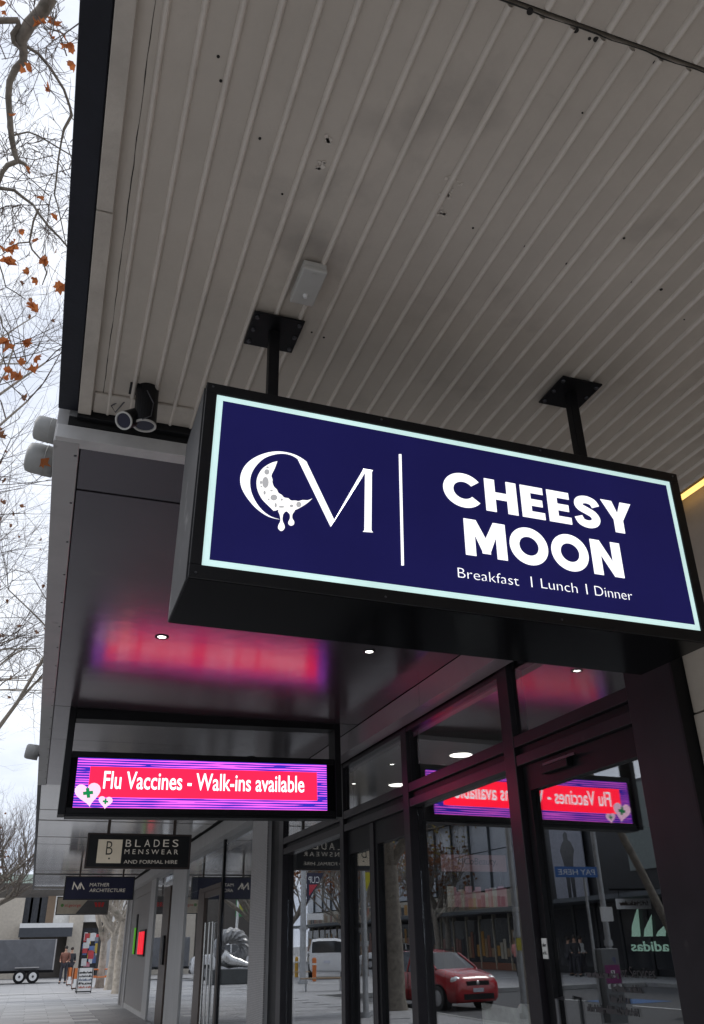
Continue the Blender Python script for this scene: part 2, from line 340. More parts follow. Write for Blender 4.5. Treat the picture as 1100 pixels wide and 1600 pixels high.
# peeled paint patches
for px, py, r in ((500,262,9),(512,217,6),(700,305,9),(712,280,11),(690,330,6)):
    p = onZ(px, py, ZU); b = MB()
    for k in range(9):
        a = q.uniform(0, 6.28); d = q.uniform(0, 1)*r*.003; c = p+Vector((math.cos(a)*d, math.sin(a)*d, -.002)); s = q.uniform(.004, .012)
        b.prism([(c.x+s*math.cos(t)*q.uniform(.5, 1), c.y+s*math.sin(t)*q.uniform(.5, 1), ZU-.0016) for t in (0, 1.2, 2.5, 3.8, 5)], (0, 0, -.0014))
    b.build('paint_flake', M_rib, aw)
# ragged joint across the ribs
jb = MB(); prev = None
for i in range(60):
    x = -.05+i*.049; y = .998+.0015*math.sin(i*1.7)+q.uniform(-.0015, .0015); w = q.uniform(.0005, .0026)
    if prev: jb.add([(prev[0], prev[1]-prev[2], ZU-.0125), (x, y-w, ZU-.0125), (x, y+w, ZU-.0125), (prev[0], prev[1]+prev[2], ZU-.0125)], [(0, 1, 2, 3)])
    prev = (x, y, w)
jb.build('joint_crack', M_hole, aw)
# cove lamp along the wall
cv = thing('cove_lamp', 'warm yellow strip lamp tucked along the wall top beside the sign', 'strip lamp', (2.9, 1, ZU))
bx('tube', mat('warm_tube', (1, .8, .45), .5, var=0, emit=(1, .58, .16), estr=1.7*EM), cv, 2.895, 2.915, -4, 3.08, ZU+.012, ZU+.032)
bx('channel', M_black, cv, 2.85, 2.93, -6, 3.10, ZU+.034, ZU+.08)

# ================================================================== neighbour wall (right edge)
nw = thing('stone_wall', 'beige rendered stone block wall right of the dark shopfront pillar', 'wall', (3.1, -1, 0))
bx('backing', M_gap, nw, 2.975, 3.3, -6, 3.315, 0, 4.2)
zc = [0, .55, 1.1, 1.62, 2.10, 2.58, 4.15]
for i in range(6):
    y = 3.316
    L_ = (1.35, 1.1, 1.5)[i % 3] if i < 5 else 2.6
    first = True
    while y > -6:
        l = L_*(.55 if first and i % 2 else 1); first = False
        bx('stone_block', M_plaster, nw, 2.945+.004*((i*7+int(y*3)) % 3), 2.985, max(-6, y-l+.008), y-.002, zc[i]+.004, zc[i+1]-.004, bevel=.006); y -= l

# ================================================================== shop canopy with metal soffit
cn = thing('canopy', 'flat dark grey metal panel canopy running along the shopfronts', 'canopy', (1.2, 10, ZS))
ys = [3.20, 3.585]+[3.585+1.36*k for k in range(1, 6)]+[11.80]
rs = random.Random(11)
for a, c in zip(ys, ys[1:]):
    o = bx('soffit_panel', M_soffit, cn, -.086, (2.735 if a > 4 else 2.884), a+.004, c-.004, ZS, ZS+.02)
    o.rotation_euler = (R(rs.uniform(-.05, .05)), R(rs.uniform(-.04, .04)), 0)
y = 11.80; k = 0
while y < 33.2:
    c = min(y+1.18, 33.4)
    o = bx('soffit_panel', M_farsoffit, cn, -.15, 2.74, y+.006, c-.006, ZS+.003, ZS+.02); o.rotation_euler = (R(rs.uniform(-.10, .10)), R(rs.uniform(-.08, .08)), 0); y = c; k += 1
bx('soffit_backing', M_gap, cn, -.15, 3.2, 3.13, 33.4, ZS+.06, ZS+.10)
bx('roof', mat('roof_sheet', (.3, .3, .3)), cn, -.15, 3.2, 3.13, 33.4, ZS+.104, ZS+.40)
for a, c in ((3.155, 7.05), (7.056, 8.9), (8.906, 11.78)):
    o = bx('edge_trim', M_edge, cn, -.197, -.092, a, c, ZS-.014, ZS+.40, bevel=.003)
    for k in range(int((c-a)/.45)):
        for xx in (-.105,): MB().cyl((xx, a+.1+k*.45, ZS-.0175), (xx, a+.1+k*.45, ZS-.012), .006, n=8).build('screw', M_screw, cn)
bx('edge_trim', M_fascia, cn, -.197, -.155, 11.79, 33.4, ZS-.012, ZS+.38)
bx('front_trim', mat('pale_edge_metal', (.55, .54, .53), .5, metal=.1), cn, -.19, 2.93, 3.122, 3.196, ZS-.012, ZS+.052, bevel=.002)
def downlight(x, y, lab):
    t = thing('downlight', lab, 'downlight', (x, y, ZS), group='round lamps set in the grey canopy')
    b = MB(); n = 24; vs = []
    for r_, z in ((.047, ZS+.002), (.047, ZS-.005), (.036, ZS-.006), (.027, ZS-.001)):
        for k in range(n): a = 2*math.pi*k/n; vs.append((x+r_*math.cos(a), y+r_*math.sin(a), z))
    b.add(vs, [(j*n+k, j*n+(k+1) % n, (j+1)*n+(k+1) % n, (j+1)*n+k) for j in range(3) for k in range(n)]).build('bezel', M_black, t, smooth=True)
    MB().cyl((x, y, ZS-.0025), (x, y, ZS-.0008), .0275, n=20).build('lens', mat('lamp_lens', (1, 1, 1), .4, var=0, emit=(1, .97, .9), estr=7*EM), t)
p = onZ(253, 995, ZS); downlight(p.x, p.y, 'round downlight in the pink-lit canopy left of the big sign')
p = onZ(577, 1018, ZS); downlight(p.x, p.y, 'round downlight under the big sign near the shopfront')
downlight(2.08, 9.45, 'round downlight behind the video screen, nearer one'); downlight(2.08, 10.84, 'round downlight behind the video screen, farther one')

# drum lamps on the street face of the canopy
def drum(px, py, d, ln, r_, lab):
    p = onX(px, py, -.20-ln*.5); t = thing('drum_lamp', lab, 'drum lamp', (-.2, p.y, p.z), group='grey drums on the canopy edge')
    M_d = mat('grey_drum', (.30, .30, .29), .55, var=.15, scale=6, bump=.1, spots=((.25, .22, .18), 5, .62))
    dn = Vector((-1, .0, .12)).normalized(); c0 = Vector((-.20, p.y, p.z)); 
    MB().tube([c0, c0+dn*ln*.75, c0+dn*ln*.93, c0+dn*ln], [r_, r_, r_*.93, r_*.72], 28).build('housing', M_d, t, smooth=True)
    MB().tube([c0+dn*ln*.30, c0+dn*ln*.34], [r_*1.03, r_*1.03], 28).build('band', M_d, t, smooth=True)
    MB().box(-.215, -.19, p.y-r_*.5, p.y+r_*.5, p.z-r_*.4, p.z+r_*.4).build('bracket', M_screw, t); return t, c0+dn*ln*.45+Vector((0, -r_*.92, -r_*.45))
drum(72, 673, 0, .10, .058, 'upper grey drum lamp at the corner of the canopy edge')
DRUM, LEAFP = drum(63, 720, 0, .125, .072, 'larger grey drum lamp with a dead leaf on the canopy edge')
drum(50, 1176, 0, .14, .08, 'small distant grey drum lamp on the canopy edge beside branches')

# ================================================================== the dark glazed shopfront
XF = 2.90; KF = XF/2.80
def fy(v): return v*KF
sf = thing('shopfront', 'dark framed glass shopfront under the grey canopy with pink reflections', 'shopfront', (3, 7, 0))
zh, zt = 3.268, 2.826
zb = onX(790, 1199, XF).z
bx('pillar', M_frame, sf, 2.885, 3.25, 3.335, 3.715, 0, ZS-.006, bevel=.004)
bx('pillar_edge', M_black, sf, 2.878, 3.0, 3.318, 3.333, 0, ZS-.02)
for y0, y1, z1, nm in ((fy(4.83), fy(4.97), ZS-.004, 'mullion'), (fy(6.63), fy(6.75), 3.308, 'mullion'), (fy(8.34), fy(8.45), 3.308, 'mullion'), (fy(10.70), fy(10.90), ZS-.004, 'mullion')):
    bx(nm, M_frame, sf, XF, 3.03, y0, y1, 0, z1, bevel=.004)
spans = ((3.717, fy(4.83)-.002), (fy(4.97)+.002, fy(6.63)-.002), (fy(6.75)+.002, fy(8.34)-.002), (fy(8.45)+.002, fy(10.70)-.002))
(_, _), (s1a, s1b), (s2a, s2b), (s3a, s3b) = spans
for i, (a, c) in enumerate(spans):
    if i: bx('head_bar', M_frame, sf, XF+.004, 3.0, a, c, zh, 3.308, bevel=.003)
    else: bx('head_bar', M_frame, sf, XF+.004, 3.0, a, c, ZS-.05, ZS-.006)
    bx('transom_bar', M_frame, sf, XF+.003, 3.0, a, c, zt-.075, zt, bevel=.004)
    bx('transom_groove', M_black, sf, XF+.04, 3.0, a, c, zb+.052, zt-.077)
    bx('transom_bar', M_frame, sf, XF+.006, 3.0, a, c, zb-.02, zb+.05, bevel=.004)
    bx('pane', M_glass, sf, 2.938, 2.942, a, c, zt+.001, (zh-.001 if i else ZS-.052))
for a, c in ((4.80, 6.16), (6.166, 7.95), (7.956, 11.3)):
    bx('bulkhead_panel', M_bulk, sf, 2.742, 2.885, a, c, 3.312, ZS-.005)
zd = zb-.022
def leaf(a, c, handle=None, head=.10, st=.06):
    d = bx('door', M_black, sf, 2.945, 3.005, a, a+st, .02, zd)
    b = MB(); b.box(2.945, 3.005, c-st, c, .02, zd); b.box(2.945, 3.005, a+st, c-st, zd-head, zd); b.box(2.945, 3.005, a+st, c-st, .02, .16)
    b.build('rail', M_black, d); bx('pane', M_glass, d, XM-.003, XM+.003, a+st, c-st, .16, zd-head)
    if handle:
        MB().tube([(2.944, handle, .85), (2.90, handle, .85), (2.90, handle, 1.45), (2.944, handle, 1.45)], .012, 8).build('handle', M_steel, d)
    return d
bx('pane', M_glass, sf, XM-.003, XM+.003, s1a, s1b, .14, zd)
bx('sill', M_frame, sf, XF+.01, 3.02, s1a, s1b, 0, .139)
bx('pane', M_glass, sf, XM-.003, XM+.003, s3a, s3b, .14, zd)
bx('sill', M_frame, sf, XF+.01, 3.02, s3a, s3b, 0, .139)
leaf(s2a+.002, fy(7.56), None, .20); leaf(fy(7.66), s2b, None, .22); bx('stile', M_frame, sf, 2.93, 3.0, fy(7.56)+.003, fy(7.66)-.003, 0, zd-.002)
d = leaf(3.72, fy(4.82), None, .16, .07)
MB().tube([(2.944, 4.82, .6), (2.90, 4.82, .6), (2.90, 4.82, 1.30), (2.944, 4.82, 1.30)], .012, 10).build('handle', mat('dark_steel', (.10, .10, .105), .35, metal=.8), d)
bx('closer', M_black, sf, 2.90, 2.944, 4.40, 4.70, zd-.10, zd-.03, bevel=.004)
bx('closer_arm', M_screw, sf, 2.893, 2.899, 4.30, 4.66, zd-.055, zd-.04)
bx('sticker', mat('push_sticker', (.7, .7, .66), .5), sf, 2.939, 2.9446, 4.93, 4.985, 1.50, 1.61)
for k in range(2): scribble(.02, .042, M_black, sf, (2.9388, 4.980, 1.565-.042*k), (0, -1, 0), (0, 0, 1), 4+k, depth=.0006)
# door lettering on the right leaf
M_let = mat('window_lettering', (.03, .03, .032), .6)
p = onX(972, 1527, XM-.006); q_ = onX(1024, 1527, XM-.006)
text('nt Services', .052, M_let, d, (XM-.0045, p.y, p.z), (0, -1, 0), (0, 0, 1), depth=.0008, width=abs(p.y-q_.y))
for k, (px, py, pw_) in enumerate(((915, 1527, 52), (955, 1549, 48), (953, 1566, 30), (918, 1580, 80))):
    p = onX(px, py, XM-.006); q_ = onX(px+pw_, py, XM-.006); scribble(.036, abs(min(p.y, 4.78)-q_.y), M_let, d, (XM-.0045, min(p.y, 4.78), p.z), (0, -1, 0), (0, 0, 1), 10+k, depth=.0008)
# ---- inside the shop
bx('ceiling', M_inceil, sf, 3.036, 10.5, 3.3, 13.2, 3.36, 3.40); bx('floor', M_infloor, sf, 3.04, 10.5, 3.2, 14, 0, .012)
bx('back_wall', M_inwall, sf, 10.3, 10.5, 3.2, 14, .013, 3.355); bx('side_wall', M_inwall, sf, 3.26, 10.29, 3.22, 3.34, .013, 3.355); bx('side_wall', M_inwall, sf, 3.26, 10.29, 13.0, 13.9, .013, 3.355)
bx('lintel', M_black, sf, 2.95, 3.034, 3.2, 14, 3.30, ZS+.03)
def clight(px, py, r_, lab):
    p = onZ(px, py, 3.35); t = thing('ceiling_light', lab, 'ceiling light', (p.x, p.y, 3.36), group='round lights on the shop ceiling')
    MB().cyl((p.x, p.y, 3.338), (p.x, p.y, 3.359), r_, n=28).build('rim', M_white, t); MB().cyl((p.x, p.y, 3.334), (p.x, p.y, 3.337), r_*.93, n=28).build('diffuser', mat('round_light', (1, 1, 1), .5, var=0, emit=(1, .96, .88), estr=4*EM), t)
clight(720, 1178, .125, 'large round ceiling light seen through the transom pane'); clight(622, 1225, .125, 'round ceiling light behind the farther transom pane')
# product display inside
Yd = 9.6
a, c = onY(690, 1335, Yd), onY(792, 1362, Yd)
pd = thing('product_display', 'pink cosmetics display with header and rows of cartons inside the shop', 'display', (a.x+.4, Yd, 0))
M_pink = mat('pale_pink_card', (.58, .36, .37), .6, emit=(.62, .33, .34), estr=.05)  # header card is no lamp; a slight glow is put into its colour
bx('header', M_pink, pd, a.x, c.x, Yd, Yd+.03, c.z, a.z)
text('MCoBeauty.', .075, mat('grey_print', (.05, .035, .035), .6), pd, (a.x+.2, Yd-.004, c.z+.075), (1, 0, 0), (0, 0, 1), sx=1.0, shear=.15)
s0, s1 = onY(700, 1418, Yd-.2), onY(798, 1418, Yd-.2)
bx('shelf', mat('shelf_cream', (.45, .42, .36), .6), pd, s0.x-.05, s1.x+.05, Yd-.3, Yd, s0.z-.05, s0.z)
bx('cabinet', M_inwall, pd, s0.x, s1.x, Yd-.25, Yd-.02, .013, s0.z-.052); 
bx('post', M_black, pd, a.x+.02, a.x+.06, Yd+.032, Yd+.07, .013, a.z); bx('post', M_black, pd, c.x-.06, c.x-.02, Yd+.032, Yd+.07, .013, a.z)
rs = random.Random(2); x = s0.x
cm = [mat('carton_%s' % n_, c_, .5, emit=c_, estr=.10) for n_, c_ in (('cream', (.5, .46, .40)), ('pink', (.52, .28, .32)), ('white', (.56, .55, .54)), ('rose', (.45, .2, .27)))]  # cartons given a weak glow of their own colour
while x < s1.x-.1:
    w = rs.uniform(.025, .055); h = rs.uniform(.13, .22); bx('carton', cm[min(3, int((x-s0.x)/(s1.x-s0.x)*2+rs.random()*2))], pd, x, x+w, Yd-.27, Yd-.2, s0.z+.001, s0.z+h); x += w+.004
# low counter and window decal at the foot of the main pane
p0 = onX(752, 1567, XM+.1); p1 = onX(826, 1567, XM+.1)
lc = tag(MB().prism([(XM+.1, p1.y, .013), (XM+.1, p0.y, .013), (XM+.1, p0.y, p0.z), (XM+.1, p1.y+.16, p0.z-.01), (XM+.1, p1.y+.12, p0.z+.02), (XM+.1, p1.y+.05, p0.z+.02), (XM+.1, p1.y, p0.z-.03)], (.03, 0, 0)).build('window_poster', mat('pale_poster', (.55, .55, .50), .6, var=.3, scale=9)), 'pale printed poster board standing low behind the main window', 'poster')

# ================================================================== mosaic pillar and farther shopfronts
XP = 2.88
def Yp(px, py, X=2.95): return onX(px, py, X).y
mp_ = thing('mosaic_pillar', 'grey mosaic tiled pillar between the two shopfronts', 'pillar', (3, 11.7, 0))
y0, y1 = Yp(414, 1440, XP), Yp(390, 1440, XP)
bx('shaft', M_col, mp_, XP+.022, 3.3, y0, y1, 0, ZS-.01); bx('mosaic_face', M_mosaic, mp_, XP, XP+.0205, y0-.004, y1+.004, 0, ZS-.012)
bx('black_post', M_black, mp_, XP+.06, 3.1, fy(10.90)+.003, y0-.005, 0, ZS-.014)
fs = thing('menswear_shopfront', 'far shopfront with pale columns, brown doors and mirror-like panes', 'shopfront', (3, 18, 0))
yA = y1+.01
bx('lintel', M_col, fs, 2.82, 3.2, yA, 31.3, 3.26, ZS-.008)
bx('dark_interior', M_inwall, fs, 3.3, 3.4, yA, 25.5, .013, 3.2)
cols = [(Yp(284,1480), Yp(263,1480)), (Yp(236,1480), Yp(229,1480))]
for a, c in cols: bx('column', M_col, fs, 2.945, 3.2, a, c, 0, 3.259, bevel=.008)
yD0, yD1 = Yp(340, 1480), Yp(314, 1480)
bx('pane', M_glassfar, fs, XM-.003, XM+.003, yA, yD0-.12, .08, 3.255); bx('sill', M_brown, fs, 2.96, 3.03, yA, yD0-.12, 0, .079)
bx('glazing_bar', M_black, fs, 2.955, 3.03, yD0-.119, yD0-.03, 0, 3.255)
dd = bx('door', M_brown, fs, 2.95, 3.01, yD0-.028, yD0+.08, .02, 2.50); MB().box(2.94, 3.01, yD1-.10, yD1+.55, .02, 2.50).build('rail', M_brown, dd); bx('rail', M_brown, dd, 2.95, 3.01, yD0+.08, yD1-.10, 2.40, 2.50)
bx('pane', M_glassfar, dd, XM-.003, XM+.003, yD0+.08, yD1-.10, .02, 2.40)
for f_ in (.18, .38, .62): yy = yD0+(yD1-yD0)*f_; MB().tube([(2.95, yy, .25), (2.90, yy, .25), (2.90, yy, 1.98), (2.95, yy, 1.98)], .016, 8).build('handle', M_steel, dd)
bx('transom_bar', M_brown, fs, 2.945, 3.02, yD0-.028, yD1+.55, 2.505, 2.58); bx('pane', M_glassfar, fs, XM-.003, XM+.003, yD0-.028, cols[0][0]-.01, 2.585, 3.255)
bx('pane', M_glassfar, fs, XM-.003, XM+.003, yD1+.56, cols[0][0]-.01, .02, 2.58)
bx('pane', M_glassfar, fs, XM-.003, XM+.003, cols[0][1]+.01, cols[1][0]-.01, .02, 3.255)
a, c = Yp(260, 1480), Yp(250, 1480); bx('door_post', M_brown, fs, 2.945, 3.0, a, c, .02, 2.9); bx('handle_box', M_black, fs, 2.90, 2.944, a+.2, a+.5, 1.25, 1.85)
y1 = Yp(205, 1440); y2 = Yp(197, 1440)
bx('wall_panel', M_panel, fs, 2.965, 3.2, cols[1][1]+.01, y1-.01, .12, 2.98); bx('wall_panel', M_panel, fs, 2.97, 3.2, cols[1][1]+.01, y1-.01, 2.99, 3.259)
bx('skirting', M_col, fs, 2.95, 3.2, cols[1][1]+.01, y1-.01, 0, .118)
bx('column', M_col, fs, 2.93, 3.3, y1, y1+.28, 0, 3.259); bx('wall_panel', M_panel, fs, 2.965, 3.3, y1+.285, y2-.3, .0, 3.259); bx('column', M_col, fs, 2.93, 3.4, y2-.295, y2, 0, 3.259)
bx('return_wall', M_panel, fs, 3.41, 9, y2-.25, y2-.02, 0, ZS)
# unseen upper storeys above the canopy, added to block sky light
bx('upper_wall', M_plaster, sf, 3.21, 9, -6, 30.4, ZS+.42, 9.5)
for yy in range(-4, 30, 4): bx('upper_window', M_black, sf, 3.19, 3.2095, yy, yy+1.6, 5.2, 7.0)
# neon sign
def neon(px, py0, py1, m, wpx):
    a = onX(px-wpx/2, py0, 2.905); c = onX(px+wpx/2, py1, 2.905); return a, c
ne = thing('neon_sign', 'red and green glowing neon bars mounted on the grey end wall', 'neon sign', (2.92, 28, 1.6))
M_red = glow('neon_red', (235, 32, 50), .85); M_grn = glow('neon_green', (80, 150, 40), .6)
a, c = onX(226.5, 1455, 2.925), onX(215, 1491, 2.925)
for k in range(3): 
    yy = a.y+(c.y-a.y)*(k+.5)/3; w = abs(c.y-a.y)/3*.40
    MB().box(2.90, 2.925, yy-w, yy+w, c.z, a.z).build('red_bar', M_red, ne, bevel=.01)
bx('case', M_black, ne, 2.926, 2.9645, min(a.y, c.y)-.05, max(a.y, c.y)+.05, c.z-.05, a.z+.05)
a, c = onX(213, 1446, 2.93), onX(210, 1491, 2.93)
bx('green_bar', M_grn, ne, 2.90, 2.93, min(a.y, c.y)+.4, max(a.y, c.y)-.05, c.z, a.z-.06)
bx('green_case', M_black, ne, 2.931, 2.9645, min(a.y, c.y)+.1, max(a.y, c.y)+.17, c.z, a.z+.3)
# ================================================================== the big hanging light box
YF, YR = 2.137, 2.53
hs = thing('hanging_sign', 'navy light box sign reading CHEESY MOON hung from the ribbed awning', 'sign', (1.18, 2.33, 2.5))
def sp(px, py): p = onY(px, py, YF); return (p.x, p.z)
c4 = [sp(325, 598), sp(1060, 740), sp(1110, 1000), sp(292, 905)]
cx = sum(p[0] for p in c4)/4; cz = sum(p[1] for p in c4)/4
PHI = R(-.9); EX = Vector((math.cos(PHI), 0, math.sin(PHI))); EU = Vector((-math.sin(PHI), 0, math.cos(PHI)))
hw = ((c4[1][0]-c4[0][0])+(c4[2][0]-c4[3][0]))/4; hh = ((c4[0][1]-c4[3][1])+(c4[1][1]-c4[2][1]))/4
def sq(u, v): return (cx+EX.x*u+EU.x*v, cz+EX.z*u+EU.z*v)          # sign-plane metres -> X,Z
def uv(px, py):
    x, z = sp(px, py); d = Vector((x-cx, 0, z-cz)); return (d.dot(EX), d.dot(EU))
def slab2(u0, u1, v0, v1, ya, yb, name, m, parent, bevel=0):
    return MB().prism([(*[sq(u, v)[0]], ya, sq(u, v)[1]) for u, v in ((u0, v0), (u1, v0), (u1, v1), (u0, v1))], (0, yb-ya, 0)).build(name, m, parent, bevel=bevel)
M_case = mat('black_gloss_case', (.004, .0042, .005), .14, var=.2, scale=3, spec=.06)
M_side = mat('weathered_case_side', (.06, .06, .063), .45, metal=.2, var=.2, scale=8, spots=((.2, .2, .2), 14, .62))
M_navy = mat('navy_lit_face', srgb(25, 24, 76), .5, var=.13, scale=1.6, emit=srgb(24, 23, 76), estr=.72*EM, spec=.12, evar=True)
M_cyan = mat('pale_cyan_border', srgb(196, 226, 224), .5, var=.09, scale=4, emit=srgb(196, 226, 224), estr=.88*EM, spec=.15, evar=True); M_wht = glow('white_lit_letter', (255, 255, 255), 1.05)
slab2(-hw, hw, -hh, hh, YF+.012, YR, 'case', M_case, hs, .003)
slab2(-hw-.003, -hw-.0005, -hh+.003, hh-.003, YF+.03, YR-.002, 'side_cover', M_side, hs)
ub0, vb0 = uv(315, 887); ub1, vb1 = uv(1051, 750); ut0, vt0 = uv(339, 617); ub2, vb2 = uv(1092, 981)
l, r_, bt, tp = (ub0+ut0)/2, (ub1+ub2)/2, (vb0+vb2)/2, (vt0+vb1)/2
fw_ = .004
slab2(-hw, hw, tp, hh, YF, YF+.011, 'frame_top', M_black, hs, .002); slab2(-hw, hw, -hh, bt, YF, YF+.011, 'frame_bottom', M_black, hs, .002)
slab2(-hw, l, bt+.0005, tp-.0005, YF, YF+.011, 'frame_side', M_black, hs, .002); slab2(r_, hw, bt+.0005, tp-.0005, YF, YF+.011, 'frame_side', M_black, hs, .002)
slab2(l+.001, r_-.001, bt+.001, tp-.001, YF+.006, YF+.0105, 'lit_border', M_cyan, hs)
bw = .021
slab2(l+bw, r_-bw, bt+bw, tp-bw, YF+.004, YF+.0055, 'face', M_navy, hs)
YL_ = YF+.0035
CR = (300, 600, 400/1100)
def cp(x, y): return sp(CR[0]+x*CR[2], CR[1]+y*CR[2])
def smooth_poly(pts, closed=False, n=4):           # Catmull-Rom through the traced points
    o = []; N = len(pts); rng = range(N if closed else N-1)
    for i in rng:
        P = [Vector(pts[(i+k-1) % N] if closed else pts[max(0, min(N-1, i+k-1))]) for k in range(4)]
        for j in range(n):
            t = j/n; o.append(.5*((2*P[1])+(P[2]-P[0])*t+(2*P[0]-5*P[1]+4*P[2]-P[3])*t*t+(-P[0]+3*P[1]-3*P[2]+P[3])*t**3))
    if not closed: o.append(Vector(pts[-1]))
    return [(p.x, p.y) for p in o]
def plate(polys, name, m, parent, y=YL_, d=-.0015):
    b = MB()
    for pts in polys: b.prism([(cp(*p)[0], y, cp(*p)[1]) for p in pts], (0, d, 0))
    return b.build(name, m, parent)
oc = smooth_poly([(377,580),(330,568),(280,535),(240,490),(215,447),(208,412),(214,375),(238,338),(280,309),(330,292),(378,288),(425,296),(462,311),(492,331)])
ic = smooth_poly([(455,320),(430,305),(392,297),(350,302),(310,318),(276,350),(256,385),(250,420),(255,460),(272,500),(300,538),(338,567),(377,580)])
strip = []                                          # crescent of the C as quads between two resampled outlines
def resamp(p, n):
    L_ = [0]
    for a, c in zip(p, p[1:]): L_.append(L_[-1]+math.dist(a, c))
    o = []
    for i in range(n):
        s = L_[-1]*i/(n-1); k = max(j for j in range(len(L_)-1) if L_[j] <= s+1e-9); t = (s-L_[k])/max(1e-9, L_[k+1]-L_[k])
        o.append((p[k][0]+(p[k+1][0]-p[k][0])*t, p[k][1]+(p[k+1][1]-p[k][1])*t))
    return o
A_, B_ = resamp(oc, 40), resamp(ic[::-1], 40)
lg = thing_ = plate([[A_[i], A_[i+1], B_[i+1], B_[i]] for i in range(39)]+[[(455,320),(492,331),(612,582),(597,612)], [(597,612),(612,584),(750,371),(738,362)],
     [(745,364),(774,370),(772,632),(742,630)], [(736,362),(779,369),(776,374),(742,371)], [(735,633),(742,626),(772,628),(779,636)]], 'monogram', M_wht, hs)
mo = smooth_poly([(368,330),(340,338),(305,360),(285,390),(278,420),(283,455),(300,490),(325,517),(342,533),(355,545),(366,538),(385,541),(410,546),(440,541),(470,527),(500,507),(518,490)])
mi = smooth_poly([(368,330),(356,362),(342,392),(347,408),(346,420),(353,440),(366,452),(372,466),(388,476),(396,486),(416,490),(425,499),(445,499),(458,502),(476,497),(498,498),(518,490)], n=3)
A_, B_ = resamp(mo, 44), resamp(mi, 44)
M_moon = glow('moon_ivory', (250, 248, 244), .98); M_crater = glow('crater_grey', (168, 168, 170), .85)
def ell(cx_, cy_, a, b, n=16): return [(cx_+a*math.cos(2*math.pi*k/n), cy_+b*math.sin(2*math.pi*k/n)) for k in range(n)]
moon = plate([[A_[i], A_[i+1], B_[i+1], B_[i]] for i in range(43)], 'moon', M_moon, hs)
plate([smooth_poly([(372,541),(378,560),(381,585),(372,605),(372,620),(385,630),(398,620),(398,605),(390,585),(392,560),(402,543)], True), smooth_poly([(412,545),(421,558),(422,575),(415,590),(417,602),(427,607),(438,602),(440,590),(432,575),(433,558),(442,541)], True)], 'cheese_drip', M_moon, moon)
for e in ((322,377,11,12),(316,422,14,24),(297,422,5,8),(312,466,5,9),(352,487,15,13),(342,457,6,4),(386,496,5,5),(360,520,5,10),(385,527,13,4),(428,523,8,6),(459,517,11,12),(325,357,6,4),(298,440,4,3),(330,495,4,4)):
    plate([ell(*e)], 'crater', M_crater, moon, YL_-.0018, -.0006)
plate([[(890,300),(901,300),(912,778),(901,778)]], 'divider', M_wht, hs)
# heavy geometric capitals, cap height 1
def capital(ch):
    s = .27
    if ch == 'H': return [[(0,0),(s,0),(s,1),(0,1)], [(.58,0),(.58+s,0),(.58+s,1),(.58,1)], [(s,.39),(.58,.39),(.58,.61),(s,.61)]], .85
    if ch == 'E': return [[(0,0),(s,0),(s,1),(0,1)], [(s,0),(.62,0),(.62,.21),(s,.21)], [(s,.39),(.58,.39),(.58,.60),(s,.60)], [(s,.79),(.62,.79),(.62,1),(s,1)]], .62
    if ch == 'Y': return [[(.29,0),(.56,0),(.56,.40),(.29,.40)], [(.29,.40),(.425,.62),(.30,1),(-.02,1)], [(.29,.40),(.56,.40),(.425,.62)], [(.56,.40),(.87,1),(.55,1),(.425,.62)]], .85
    if ch == 'M': return [[(0,0),(s,0),(s,.58),(0,1)], [(.83,0),(.83+s,0),(.83+s,1),(.83,.58)], [(0,1),(s,.58),(.44,.16),(.55,.52),(.32,1)], [(.83+s,1),(.78,1),(.55,.52),(.66,.16),(.83,.58)], [(.44,.16),(.44,.10),(.66,.10),(.66,.16),(.55,.52)]], 1.10
    if ch == 'N': return [[(0,0),(s,0),(s,.60),(0,1)], [(.60,.40),(.60+s,0),(.60+s,1),(.60,1)], [(0,1),(s,1),(.60,.42),(.60+s,0),(.60,0),(s,.58)]], .87
    if ch in 'OC':
        q_ = []; a0, a1 = (0, 360) if ch == 'O' else (38, 322); n = 44
        for k in range(n):
            t0, t1 = R(a0+(a1-a0)*k/n), R(a0+(a1-a0)*(k+1)/n)
            if ch == 'C': f = lambda t, r_: (.52+r_*math.cos(t), .5+r_*math.sin(t))
            else: f = lambda t, r_: (.52+r_*math.cos(t), .5+r_*math.sin(t))
            q_.append([f(t0, .525), f(t1, .525), f(t1, .265), f(t0, .265)])
        return q_, (1.045 if ch == 'O' else .97)
    if ch == 'S':
        P = smooth_poly([(.64,.70),(.56,.84),(.38,.895),(.20,.84),(.145,.72),(.20,.615),(.37,.53),(.53,.44),(.60,.30),(.53,.16),(.36,.105),(.18,.16),(.10,.32)], n=5)
        return [[tuple(v) for v in q__] for q__ in ribbon(P, .235)], .72
def caps(word, p_tl, p_br_x, gap, name, capv):         # anchor: lower-left uv, right u, cap height
    u0, v0 = p_tl; cells = [capital(c) for c in word]; tot = sum(w for _, w in cells)+gap*(len(word)-1); k = (p_br_x-u0)/tot; h = capv; u = u0
    for ch, (pl, w) in zip(word, cells):
        b = MB()
        for pg in pl: b.prism([(sq(u+x*k, v0+y*h)[0], YL_, sq(u+x*k, v0+y*h)[1]) for x, y in pg], (0, -.0015, 0))
        b.build('letter', M_wht, hs); u += (w+gap)*k
CR2 = (650, 700, 450/1100)
def c2(x, y): return uv(CR2[0]+x*CR2[2], CR2[1]+y*CR2[2])
hb = c2(262, 237); ht = c2(258, 115); yr = c2(816, 208); cl = c2(107, 165)
caps('CHEESY', (cl[0], hb[1]+.002), yr[0], .115, 'letter', ht[1]-hb[1])
mb, mt, nr = c2(190, 405), c2(184, 267), c2(793, 420)
caps('MOON', (c2(187, 330)[0], mb[1]), c2(786, 420)[0], .10, 'letter', mt[1]-mb[1])
